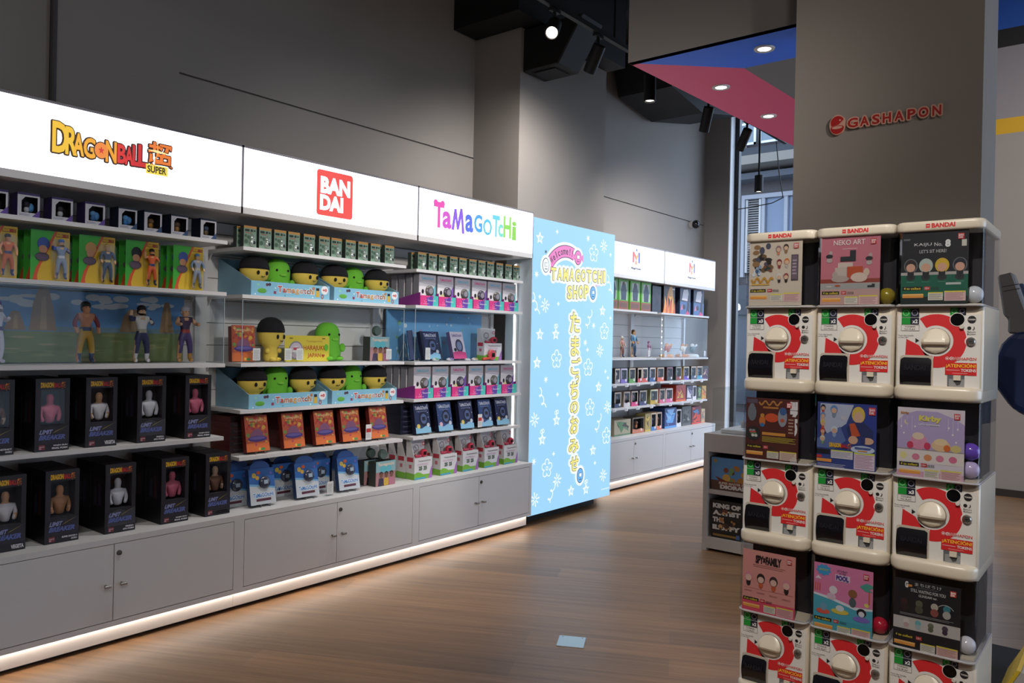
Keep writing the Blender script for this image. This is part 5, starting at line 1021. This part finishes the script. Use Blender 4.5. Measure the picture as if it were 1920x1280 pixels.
def poster(k):
    b = MB().at(-.118, 0, .585 if True else 0, .208, -.25); y = -.0004
    class Q: pass
    def r(x0, y0, x1, y1, h, d=0): b.rect(x0, x1, y0, y1, C(h), y - d)
    def e(cx, cy, rx, ry, h, d=0): b.disc(cx, cy, rx, C(h), y - d, ry, 20)
    def tx(s, x0, y0, x1, y1, h, bo=.03, d=.002, rot=False): b.tb(s, x0, x1, y1, y0, C(h), y - d, bo, 0, rot)
    def foot(x=0.03, yy=.77, pink='#d8b4b0', num='4'):
        r(x, yy, x + .3, yy + .05, '#1c1a16', .001); tx(num + ' to collect', x + .02, yy + .008, x + .28, yy + .042, '#d8c23c', .02)
        r(x + .33, yy, x + .42, yy + .05, '#b8302c', .001); tx('15+', x + .345, yy + .012, x + .405, yy + .038, '#e8d8d8', .02)
        r(x, yy + .1, x + .32, yy + .155, '#dc9440', .001); r(x, yy + .1, x + .32, yy + .12, '#e8b86a', .0012)
        b.bars(.46, .58, yy + .01, yy + .05, C('#2a2826'), y - .001)
        r(.42, yy + .08, .64, yy + .19, '#d8d2c2', .001); r(.42, yy + .08, .64, yy + .095, '#d6c83c', .0012); b.lines(.43, .63, yy + .105, yy + .185, 5, C('#8a857a'), y - .0014)
        r(.66, yy + .065, .97, yy + .2, pink, .001); r(.66, yy + .065, .97, yy + .082, '#d6c83c', .0012); b.lines(.68, .95, yy + .09, yy + .195, 6, C('#a87a74'), y - .0014)
    def logo(): bandai2(b, .845, .935, .045, .125, y - .003)
    def kid(cx, cy, s, hair, skin, body, d=.002):      # a plain rounded doll, no features
        e(cx, cy + .075 * s, .035 * s, .05 * s, body, d); e(cx, cy, .062 * s, .062 * s, hair, d + .0003); e(cx, cy + .018 * s, .048 * s, .04 * s, skin, d + .0006)
    if k == 0:
        r(0, 0, 1, 1, '#c6b8a4'); rr = random.Random(1)
        for q in range(22): e(.28 + rr.uniform(-.16, .16), .26 + rr.uniform(-.19, .2), rr.uniform(.03, .07), rr.uniform(.02, .06), ('#2a2420', '#6a5238', '#8a6a44', '#4a4a58')[q % 4], .0006 + q * .00003)
        for q in range(9): e(.14 + rr.uniform(-.06, .08), .46 + rr.uniform(-.07, .07), .03, .03, ('#c9ccd0', '#8a9ab0', '#3a5a7a')[q % 3], .0016 + q * .00003)
        for q in range(6): e(.38 + rr.uniform(-.08, .06), .42 + rr.uniform(-.05, .06), .03, .022, ('#2c3a34', '#7a4a34')[q % 2], .0018 + q * .00003)
        for cx, cy, a, c in ((.56, .12, '#8a6a72', '#b87a5a'), (.7, .1, '#3a2c20', '#8a6a44'), (.58, .33, '#7a2c30', '#8a3a3a'), (.72, .32, '#c8703a', '#b0a8a0'), (.58, .55, '#c9c4bc', '#2a2826'), (.71, .55, '#8a4a4a', '#2c2826')): kid(cx, cy, .8, a, '#c9a88c', c)
        r(.80, .22, .93, .62, '#4a3c40', .001); r(.815, .235, .915, .6, '#6a5a64', .0014); b.lines(.82, .9, .3, .55, 5, C('#a89aa0'), y - .0018)
        for q in range(24): e(.06 + .4 * q / 23, .6 + .035 * math.sin(q * .8), .02, .016, '#b8862c', .002 + q * .00002)
        r(.05, .655, .4, .68, '#c9a050', .002); logo(); foot(.03, .74)
    elif k == 1:
        r(0, 0, 1, 1, '#b86a76'); tx('NEKO ART', .22, .045, .75, .12, '#dcd0cc', .01); r(.37, .17, .62, .185, '#c99a9e', .001)
        r(0, .62, 1, .69, '#8a3a2c', .0006); r(0, .68, 1, 1, '#b8948c', .0008); r(0, .685, 1, .77, '#9a9a96', .0010)
        b.poly([(.34, .29), (.5, .29), (.5, .2), (.6, .2), (.6, .36), (.34, .36)], C('#26282c'), y - .002)
        r(.25, .45, .45, .61, '#b8a89c', .0014); r(.3, .38, .55, .45, '#c0b0a4', .0013); r(.46, .44, .72, .6, '#b04a24', .0015); e(.66, .6, .14, .07, '#c9b4a4', .002); e(.78, .53, .05, .06, '#c4ae9c', .0022); e(.34, .62, .15, .05, '#a8988e', .0021); e(.25, .56, .05, .05, '#a8988e', .0022)
        for cx, cy in ((.15, .28), (.82, .33)): e(cx, cy, .06, .03, '#2a2626', .0016); e(cx, cy + .06, .05, .035, '#a89a94', .0015); e(cx + .02, cy - .05, .03, .03, '#a89a94', .0014)
        b.poly([(.8, .72), (.87, .72), (.87, .7), (.92, .7), (.92, .75), (.8, .75)], C('#26282c'), y - .002); e(.3, .72, .05, .015, '#a8502c', .002); e(.15, .73, .05, .012, '#b8b4ae', .002); logo(); foot(.03, .8)
    elif k == 2:
        r(0, 0, 1, 1, '#15161c'); r(0, .58, 1, 1, '#0f5a44', .0004); r(0, .9, 1, 1, '#12241f', .0006); r(0, .56, 1, .6, '#a8a29c', .0006)
        tx('KAIJU', .2, .155, .46, .205, '#d8d8d8', .0); tx('No.', .5, .155, .62, .205, '#d8d8d8', .0); tx('8', .66, .12, .74, .225, '#e0e0dc', .06); tx("LET'S SIT HERE!", .28, .25, .68, .295, '#cfcfcc', .0)
        r(.9, .13, .97, .22, '#c9c4b4', .001); b.lines(.03, .14, .09, .12, 2, C('#8a8a8c'), y - .001)
        for i, (cx, hh) in enumerate(((.15, '#2a2220'), (.38, '#a8b4a8'), (.62, '#c9a82a'), (.88, '#1a1c28'))):
            e(cx, .47, .105, .10, ('#6a6a6c', '#a8b4a8', '#c9a82a', '#6a6a6c')[i], .0008); kid(cx, .47, 1.45, hh, '#c99a80', '#1d1e22', .0012); e(cx, .63, .07, .045, '#2a2d30', .0011); r(cx - .06, .69, cx + .06, .7, '#4a7a6a', .001)
        logo(); r(.68, .71, .9, .74, '#b0b8b0', .001); foot(.03, .76)
    elif k == 3:
        r(0, 0, 1, 1, '#4f241e'); r(.02, .02, .22, .09, '#5a4a5a', .001)
        for q in range(26): e(.26 + .42 * q / 25, .075 + .03 * math.sin(q * .7), .016, .014, '#b07a3a', .001 + q * .00002)
        r(.33, .13, .62, .16, '#a87034', .001); tx('ONE', .84, .03, .98, .56, '#d8d4d2', .09, .002, True); r(.8, .26, .93, .58, '#5a2018', .0026); b.lines(.815, .91, .3, .55, 5, C('#a8907a'), y - .003)
        e(.12, .24, .085, .13, '#6a7076', .0014); e(.12, .13, .045, .04, '#6a7076', .0016); e(.32, .36, .06, .085, '#c06a2c', .0014); e(.32, .27, .04, .03, '#b8843a', .0016); e(.32, .42, .045, .03, '#3a6a9a', .0017); e(.5, .3, .13, .07, '#c8502a', .0014); e(.7, .28, .085, .15, '#8a8f98', .0015); e(.71, .19, .065, .06, '#3a5a8a', .0018); e(.7, .33, .04, .03, '#b8543a', .0019)
        e(.15, .56, .14, .11, '#2c2a2a', .002)
        for q in range(8): e(.1 + .015 * q, .52 + (q % 4) * .025, .03, .022, ('#8a8a8a', '#b8403a', '#4a7a5a', '#c9c4b8')[q % 4], .0022 + q * .00003)
        r(.32, .53, .76, .575, '#c88a3c', .001); b.lines(.32, .95, .60, .69, 5, C('#b8a83a'), y - .001); foot(.02, .74, '#d8c4b0'); b.bars(.86, .99, .9, .98, C('#e0dcd8'), y - .002)
        bandai2(b, .78, .87, .05, .13, y - .004)
    elif k == 4:
        r(0, 0, 1, 1, '#2f3f7c'); b.poly([(.05, .02), (.62, .02), (.5, .3), (.2, .5), (.05, .3)], C('#a9b0c4'), y - .0006); b.poly([(.7, .0), (1, .0), (1, .55), (.85, .4)], C('#2a3a86'), y - .0006); b.poly([(0, .55), (.4, .35), (.5, .55), (.3, .68), (0, .68)], C('#56689c'), y - .0007)
        e(.7, .16, .11, .12, '#c9ae4a', .001); e(.7, .2, .075, .085, '#c9a488', .0012); b.poly([(.5, .36), (.62, .27), (.8, .27), (.95, .38), (.95, .5), (.55, .5)], C('#26305c'), y - .0014); b.poly([(.55, .3), (.64, .28), (.74, .46), (.6, .5)], C('#b8502c'), y - .0016); e(.62, .53, .08, .06, '#c9a083', .0018); e(.86, .53, .1, .05, '#c9a083', .0017); r(.74, .47, .82, .57, '#28346a', .0019)
        for i, h in enumerate(('#b84a34', '#c9a07a', '#b8563a', '#c08a5a', '#6a8a5a')): kid(.1, .08 + i * .115, .7, ('#1c1c24', '#5a86b8', '#c8b05a', '#a8342c', '#c9c4a8')[i], '#c9a083', h)
        kid(.29, .1, 1.0, '#5a86b8', '#c9a083', '#7a8a9a'); kid(.3, .4, .9, '#b8c4d0', '#c9a083', '#8a9ab8'); e(.45, .22, .05, .035, '#b8b4bc', .0014)
        dbs(b, .22, .6, .66, .60, y - .003); e(.78, .66, .2, .055, '#b8c4da', .002); b.lines(.65, .93, .628, .665, 2, C('#2c3c86'), y - .003, .6); r(.7, .672, .86, .69, '#c88a3c', .003)
        r(.0, .70, .23, .77, '#14141c', .001); r(.25, .70, .62, .82, '#d0cad0', .001); r(.25, .70, .62, .715, '#c9d03c', .0012); b.lines(.26, .6, .725, .81, 5, C('#8a86a0'), y - .0014); r(.64, .705, .98, .95, '#d4c4cc', .001); r(.64, .705, .98, .73, '#c9d03c', .0012); b.lines(.66, .96, .74, .94, 9, C('#a87a9a'), y - .0014)
        r(.0, .79, .09, .83, '#b8302c', .001); r(.0, .84, .26, .885, '#dc9440', .001); b.lines(.02, .5, .91, .99, 4, C('#a8aac8'), y - .001); bandai2(b, .87, .98, .04, .15, y - .003)
    elif k == 5:
        r(0, 0, 1, 1, '#cfc6cc'); b.poly([(0, .2), (.1, .1), (.3, .04), (.6, .04), (.85, .12), (1, .2), (1, .58), (0, .58)], C('#ab9cc0'), y - .0004); r(0, .58, 1, .76, '#d6ccc6', .0006); r(0, .88, 1, 1, '#c79cb0', .0006); r(0, .57, 1, .585, '#8f8a88', .0007)
        tx('Kirby', .33, .1, .66, .2, '#d8cc58', .05); tx("LET'S HUMMMM?", .32, .215, .64, .24, '#e0dae0', .02); tx('Kirby', .05, .06, .18, .1, '#b8782c', .05)
        for x in (.06, .15, .22, .76, .83, .9): r(x, .12, x + .004, .26 + (x * 7 % 1) * .1, '#d8d0dc', .0008); 
        for x, z in ((.06, .27), (.27, .26), (.77, .25), (.83, .34), (.9, .26), (.1, .36), (.88, .44)): b.star(x, z, .02, C('#e6e0dc'), y - .001)
        e(.14, .2, .035, .035, '#d8cca0', .001); e(.155, .19, .03, .03, '#ab9cc0', .0012)
        e(.33, .47, .13, .11, '#cf8aa4', .0012); e(.32, .39, .09, .05, '#d8c0a8', .0013); e(.2, .52, .05, .05, '#c23a5a', .0014); e(.46, .52, .05, .05, '#c23a5a', .0014)
        e(.66, .5, .14, .08, '#d6b48c', .0012); e(.66, .45, .1, .045, '#dcc49a', .0013); e(.75, .53, .05, .045, '#cf6a2c', .0014); e(.88, .53, .08, .05, '#c9b878', .0011)
        for i, x in enumerate((.29, .47, .65, .84)): e(x, .68, .06, .045, ('#cf7a92', '#cf8a5a', '#cf7a92', '#cf6a8a')[i], .001)
        e(.1, .67, .05, .05, '#d8d08a', .001); foot(.04, .765, '#d8b0b4'); bandai2(b, .845, .935, .05, .13, y - .003)
    elif k == 6:
        r(0, 0, 1, 1, '#cf8d84'); r(0, .78, 1, 1, '#cf4a62', .0004); tx('SPY×FAMILY', .25, .07, .74, .2, '#1c1416', .06); b.lines(.2, .82, .22, .27, 2, C('#a86a64'), y - .001)
        r(.03, .6, .97, .605, '#b8706c', .001)
        for i, (cx, hh, bd) in enumerate(((.12, '#cf8490', '#2a2024'), (.36, '#2c2022', '#c05a34'), (.6, '#3c2a30', '#c05a34'), (.84, '#cf8490', '#2a2024'))): kid(cx, .42 + i * .008, 1.25, hh, '#d8b0a0', bd); b.lines(cx - .08, cx + .08, .64 + i * .01, .67 + i * .01, 2, C('#a86a64'), y - .001)
        foot(.02, .75, '#d8a0a4'); bandai2(b, .845, .935, .05, .13, y - .003)
    elif k == 7:
        r(0, 0, 1, 1, '#d27aa0'); b.poly([(0, .46), (.3, .5), (.7, .58), (1, .56), (1, 1), (0, 1)], C('#49a0b4'), y - .0004); b.poly([(0, .45), (.3, .48), (.7, .56), (1, .54), (1, .57), (.7, .6), (.3, .52), (0, .48)], C('#d0d8dc'), y - .0006); r(0, .8, 1, 1, '#3f9aa8', .0005)
        b.star(.17, .1, .14, C('#3f96c8'), y - .001, 9, .75, rz=.09); b.lines(.09, .26, .085, .115, 2, C('#b8c84a'), y - .002); tx("LET'S PLAY", .4, .06, .58, .09, '#5a3a6a', .02); tx('IN THE', .44, .1, .55, .125, '#5a3a6a', .02); r(.37, .13, .62, .225, '#d8c0d0', .001); tx('POOL', .385, .14, .6, .215, '#4a3a82', .06)
        b.poly([(.78, .24), (.9, .18), (1, .2), (1, .24), (.93, .26), (1, .3), (.88, .3)], C('#4a9a8a'), y - .001); r(.93, .3, .955, .48, '#b8603a', .001); b.poly([(.02, .24), (.08, .19), (.14, .24)], C('#d8d0d8'), y - .001)
        for q in range(3): r(.02 + q * .04, .3, .04 + q * .04, .42, '#c85a44', .001)
        e(.34, .37, .07, .06, '#d8d0d4', .0014); e(.31, .47, .08, .05, '#d0b4c4', .0013); e(.67, .37, .075, .06, '#8a5a3a', .0014); e(.67, .5, .06, .07, '#4a5a5c', .0013); e(.18, .64, .06, .06, '#6a9ab0', .0016); e(.17, .71, .12, .04, '#cf5a4c', .0015); e(.46, .62, .07, .045, '#c9d4da', .0016); e(.46, .67, .15, .04, '#d0bc4c', .0015); e(.82, .62, .08, .06, '#1c1a22', .0016); e(.82, .64, .05, .04, '#d0d0d4', .0018); e(.82, .72, .14, .04, '#7a6ab8', .0015); e(.9, .5, .04, .03, '#d8c46a', .001)
        foot(.02, .80, '#d8b4b0'); bandai2(b, .845, .935, .05, .13, y - .003)
    else:
        r(0, 0, 1, 1, '#1b1a20'); tx('G', .17, .03, .22, .12, '#d8d4ca', .06); r(.22, .07, .28, .1, '#c8823a', .001); tx('まちぼうけ', .32, .03, .72, .075, '#c9c8c4', .0); b.lines(.35, .68, .09, .11, 2, C('#6a6a70'), y - .001); tx('STILL WAITING FOR YOU', .26, .12, .78, .165, '#b8b7b4', .02); tx('GUNDAM ver.', .38, .185, .66, .22, '#b8b7b4', .02)
        for i, (cx, a, c) in enumerate(((.16, '#3a2024', '#2c1c20'), (.39, '#5a5a48', '#4a4a3c'), (.62, '#b0a89a', '#8a4a44'), (.8, '#3a7a84', '#a8a49a'))): e(cx, .32, .055, .05, a, .001); e(cx, .4, .06, .055, c, .0012)
        b.ring(.78, .42, .15, .158, C('#b8b8b4'), y - .001, 230, 320); b.lines(.1, .9, .475, .51, 2, C('#8a8a88'), y - .001); r(0, .53, 1, .70, '#b9b3ac', .0006)
        for i, (cx, a, c) in enumerate(((.2, '#c9c4bc', '#b89a98'), (.38, '#6aaab0', '#9ab0b0'), (.57, '#6a6a58', '#5a5a48'), (.78, '#4a3a4c', '#3c3040'))): e(cx, .59, .045, .04, a, .001); e(cx, .64, .04, .035, c, .0012)
        foot(.02, .77, '#d8b4a8'); bandai2(b, .845, .935, .05, .13, y - .004)
    return b.me('poster')
def bandai2(b, x0, x1, y0, y1, y):   # red maker's mark on a poster whose heights run downwards
    w, h = x1 - x0, y1 - y0; b.rect(x0, x1, y0, y1, C('#c2302e'), y); L = C('#e0d4d0')
    b.tb('BAN', x0 + w * .12, x0 + w * .9, y0 + h * .5, y0 + h * .14, L, y - .0006, .04); b.tb('DAI', x0 + w * .12, x0 + w * .75, y0 + h * .88, y0 + h * .54, L, y - .0006, .04)

POST = ['off-white poster of dark swirling little figures', 'pink poster of cats and sofas', 'black and teal poster of four seated dolls', 'maroon poster with large white sideways letters', 'blue poster with a big figure in navy and orange', 'lilac poster of round pink and cream cushions', 'salmon pink poster with black title and four dolls', 'pink and turquoise pool poster', 'black poster with a strip of small grey figures']
TOK = [3, 2, 2, 3, 2, 3, 2, 2, 2]; ROWN = ('top row', 'middle row', 'bottom row')
PX = [0, 0, 0, 0, 0, 0, 0, 0, 0]
for r_ in range(3):
    for c_ in range(3):
        k = r_ * 3 + c_; zb = 1.32 - .6 * r_; x = MX0 + PIT * c_
        t = thing('capsule_machine', f"cream capsule machine with {POST[k]}, {ROWN[r_]}", 'vending machine', (x, MY, zb), 0, 'stacked capsule toy machines')
        inst(BODY, 'body', t); inst(LIP, 'front_ledge', t); h = inst(HD, 'clear_hood', t); inst(HOODI, 'inner_hopper', t); inst(RIM, 'hood_rim', t); inst(FP[TOK[k]], 'printed_pattern', t)
        inst(KNOB, 'dial', t, (-.006, 0, .207)); f = inst(CHF, 'chute_frame', t, (-.066, 0, 0)); inst(CHD, 'chute_door', t, (-.066, 0, 0)); inst(CRT, 'coin_return', t, (.057, 0, 0)); inst(LOCK, 'key_lock', t, (.1, -.002, .207)); inst(BTN, 'return_button', t, (.072, -.002, .256))
        p = inst(poster(k), 'poster', t, (0, -.0165 if r_ == 0 else -.0175, 0 if r_ == 0 else -.012)); p['label'] = POST[k]
        if r_ == 0: l = inst(LID, 'lid', t); inst(BLT, 'lettering', l)
CAPS = [(2, 0, '#6a4ab0', 'purple', 5), (1, 0, '#b01c34', 'red', 7), (2, 0, '#c9ccd0', 'white', 2), (1, 0, '#8a7a20', 'olive yellow', 1), (2, 0, '#d0ccd0', 'pale', 8), (2, 0, '#b8a8c8', 'pale lilac', 5)]
for col, _, h, nm, k in CAPS:
    r_, c_ = divmod(k, 3); zb = 1.32 - .6 * r_
    tag(MB().ell(0, 0, 0, .030, .030, .030, C(h, .15), 20, 12).build('toy_capsule', smooth='all', loc=(MX0 + PIT * c_ + .099, MY + .046, zb + .336 + (.094 if h == '#6a4ab0' else .032))), f"{nm} toy capsule inside the machine with the {POST[k].split(' poster')[0]} poster", 'capsule', 'toy capsules')
# stand under the machines
tag(MB().box(-1.25, -.41, 3.03, 3.40, 0, .12, C('#2c2a2d', .5)).build('machine_stand'), 'low dark stand under the stacked capsule machines', 'stand')

# red sign on the pillar
t = thing('wall_sign', 'raised red lettering sign with a round capsule mark on the grey pillar', 'sign', (-1.0, 3.5, 2.35)); RD = C('#a8201f', .45); PE = C('#c99a86', .5)
b = MB().at(1.0, 0, -2.35)
for i, (c, x0, x1) in enumerate([('G',-.997,-.949),('A',-.947,-.905),('S',-.899,-.863),('H',-.858,-.820),('A',-.813,-.772),('P',-.764,-.728),('O',-.723,-.681),('N',-.673,-.635)]):
    vs, fs, a, cc, d, e = tgeo(c, .035)
    b.halo(c, x0 + .003, x1 - .003, 2.431, 2.471, PE, -.012, .0055, .03, 12); b.tb(c, x0 + .003, x1 - .003, 2.431, 2.471, RD, -.0125, .03)
b.build('lettering', t)
b = MB().at(1.0, 0, -2.35)
b.prism([(-1.036 + .033 * math.cos(R(a)), 2.452 + .043 * math.sin(R(a))) for a in range(0, 360, 15)], -.012, 0, PE)
b.ring(-1.036, 2.462, 0, .0275, RD, -.0125, 20, 200, 20); b.poly([(-1.036 + .0275 * math.cos(R(20)), 2.462 + .0275 * math.sin(R(20))), (-1.036 + .0275 * math.cos(R(200)), 2.462 + .0275 * math.sin(R(200))), (-1.06, 2.447), (-1.03, 2.452)], RD, -.0125)
b.ring(-1.036, 2.44, 0, .0275, RD, -.0127, 180, 360, 20); b.disc(-1.036, 2.44, .0275, RD, -.0129, .009); b.disc(-1.036, 2.44, .022, PE, -.0133, .006); b.disc(-1.025, 2.47, .004, PE, -.0133)
b.build('capsule_mark', t)

# ---------------------------------------------------------------- display counter with its boxes
t = thing('display_counter', 'white display counter with open niches behind the capsule machines', 'counter', (-2.48, 5.35, 0)); Wc = 1.2; CW = C('#bdb4ac', .5)
b = MB().box(0, .035, 0, .8, .0, .85, CW).box(Wc - .035, Wc, 0, .8, 0, .85, CW).box(.035, Wc - .035, 0, .8, .72, .85, CW).box(.035, Wc - .035, 0, .8, .02, .1, CW).box(.035, Wc - .035, .42, .44, .1, .72, CW).box(.6, .63, 0, .42, .1, .72, CW); b.build('body', t)
for x0, x1 in ((.035, .6), (.63, Wc - .035)): MB().box(x0, x1, .01, .42, .415, .445, CW).build('shelf', t)
t = thing('acrylic_case', 'clear acrylic case standing on the white display counter', 'display case', (-2.445, 5.40, .8505)); e = .004; W, D, H = 1.1, .7, .33
MB().box(0, W, 0, e, 0, H, ACRYL).box(0, e, e, D, 0, H, ACRYL).box(W - e, W, e, D, 0, H, ACRYL).box(e, W - e, D - e, D, 0, H, ACRYL).box(e, W - e, e, D - e, H - e, H, ACRYL).build('clear_box', t)
t = thing('display_tray', 'shallow white tray inside the acrylic case on the counter', 'tray', (-2.40, 5.45, .8505)); MB().box(0, .9, 0, .55, 0, .03, C('#e2ded9', .4)).build('slab', t, bevel=(.004, 1))
price((-2.24, 5.50, .881), 'white price card on the tray inside the counter case', rz=0, h=.07)
t = thing('toy_box', 'blue printed box with big brown lettering in the upper counter niche', 'box', (-2.23, 5.375, .446), 0); b = MB().box(-.20, .20, 0, .3, 0, .235, C('#1f3a66')); y = -.0006
b.rect(-.2, .2, 0, .235, C('#5f92c4'), y); b.rect(-.2, .2, 0, .07, C('#5a3a2a'), y - .0004); rr = random.Random(4)
for k in range(26): b.disc(rr.uniform(-.1, .17), rr.uniform(.06, .2), rr.uniform(.012, .035), C(('#b87a34', '#8a4a2c', '#d0a04a', '#6a3a24', '#7a9a5a')[k % 5]), y - .0006 - k * .00002, None, 12)
b.poly([(-.17, .1), (-.1, .03), (.2, .03), (.2, .06), (-.08, .07)], C('#7a2f22'), y - .0014); b.tb('SUPER MASTER STARS', -.14, .1, .045, .062, C('#d8c8b0'), y - .002, .04); b.tb('DIORAMA', -.13, .12, .012, .042, C('#d8d0c8'), y - .002, .08); b.disc(-.17, .21, .014, C('#a88a4a'), y - .001); b.build('carton', t)
t = thing('toy_box', 'black printed box with bold white lettering in the lower counter niche', 'box', (-2.305, 5.372, .1005), 0); b = MB().box(-.115, .115, 0, .24, 0, .27, C('#2a2827')); y = -.0006; b.rect(-.115, .115, 0, .27, C('#1a1716'), y)
for s, z0, z1, x1 in (('KING OF', .215, .25, .105), ('ARTIST', .165, .2, .105), ('THE', .115, .15, -.02), ('ILUFFY', .06, .095, .105)): b.tb(s, -.105, x1, z0, z1, C('#d4d0c8'), y - .001, .07)
for k in range(20): b.disc(rr.uniform(-.05, .06), rr.uniform(.06, .2), rr.uniform(.008, .02), C(('#a8743a', '#6a3a24', '#c09a6a', '#3a2a24')[k % 4]), y - .0016 - k * .00002, None, 10)
b.rect(-.1, .1, .015, .03, C('#8a6a2c'), y - .001); b.rect(.075, .1, .01, .04, C('#4a6a9a'), y - .0014); b.build('carton', t)
t = thing('toy_box', 'white edged dark box beside the black lettered box in the counter niche', 'box', (-2.085, 5.372, .1005), 0); MB().box(-.09, .09, 0, .24, 0, .265, C('#d0cbc6')).rect(-.086, .09, .004, .26, C('#2c2a30'), -.0006).build('carton', t)

# ---------------------------------------------------------------- floor plate, mat and the big toy statue
t = thing('floor_socket_plate', 'square pale metal socket plate set in the wooden floor', 'floor plate', (-2.193, 3.253, 0), R(28))
MB().box(-.068, .068, -.07, .07, 0, .003, C('#b9cbd4', .35, .35)).build('plate', t, bevel=(.002, 1))
for x in (-.05, .05): MB().lathe([(0, .0034), (.004, .0034), (.004, .002)], C('#6a747a', .3, .8), 'z', (x, .055, 0), 10).build('screw', t)
tag(MB().box(-.58, 1.2, 3.4, 4.66, 0, .006, C('#120f12', .8)).build('floor_mat'), 'black floor mat under the big toy statue', 'mat')
t = thing('toy_statue', 'large grey and dark blue angular toy statue standing on the black mat', 'statue', (-.14, 4.2, .006)); NB = C('#0f2350', .45); GY = C('#7d7876', .5); DG = C('#6a6665', .5); YE = C('#c9a828', .5)
b = MB().box(-.08, .28, -.16, .16, .3, 1.3, GY); b.build('torso', t, bevel=(.03, 2))
poly8 = [(-.385, 1.405), (-.345, 1.52), (-.30, 1.575), (.1, 1.585), (.22, 1.4), (.1, 1.2), (-.14, 1.155), (-.30, 1.235), (-.37, 1.34)]
MB().prism(poly8, -.16, .16, NB).build('shoulder_armour', t, bevel=(.03, 2))
MB().prism([(-.375, 1.83), (-.318, 1.845), (-.225, 1.56), (-.33, 1.57), (-.33, 1.635), (-.348, 1.65)], -.07, .05, GY).build('fin', t, bevel=(.008, 1))
MB().prism([(-.316, 1.80), (-.29, 1.805), (-.17, 1.56), (-.25, 1.56)], .08, .16, C('#46587c', .5)).build('fin', t, bevel=(.006, 1))
for q in (1.78, 1.76): MB().prism([(-.372 + (1.83 - q) * .32, q), (-.296 + (1.80 - q) * .2, q + .012), (-.295 + (1.80 - q) * .2, q + .008), (-.371 + (1.83 - q) * .32, q - .004)], -.0715, -.07, C('#4a4644')).build('panel_line', t)
for sx in (-.16, .32):
    l = MB().prism([(sx - .06, .12), (sx + .1, .12), (sx + .06, .5), (sx - .0, .5)], -.1, .1, GY).build('leg', t, bevel=(.015, 1))
    MB().prism([(sx - .16, 0), (sx + .15, 0), (sx + .12, .13), (sx - .08, .15)], -.3, .16, C('#a5a09b', .5)).prism([(sx - .165, 0), (sx - .15, 0), (sx - .07, .155), (sx - .085, .155)], -.305, .165, YE).build('foot', l)

# goods stand a hair above their shelves
for o in list(bpy.data.objects):
    if o.parent is None and o.location.x < -3.84 and o.get('category') in ('box', 'toy pack', 'toy figure', 'price card', 'stand', 'display tray', 'plush toy', 'display board', 'sign', 'toy watch', 'toy', 'display case') and not o.name.startswith(('sign_lightbox', 'lit_panel')):
        o.location.z += .0012 + (.0006 if o['category'] == 'plush toy' else 0)
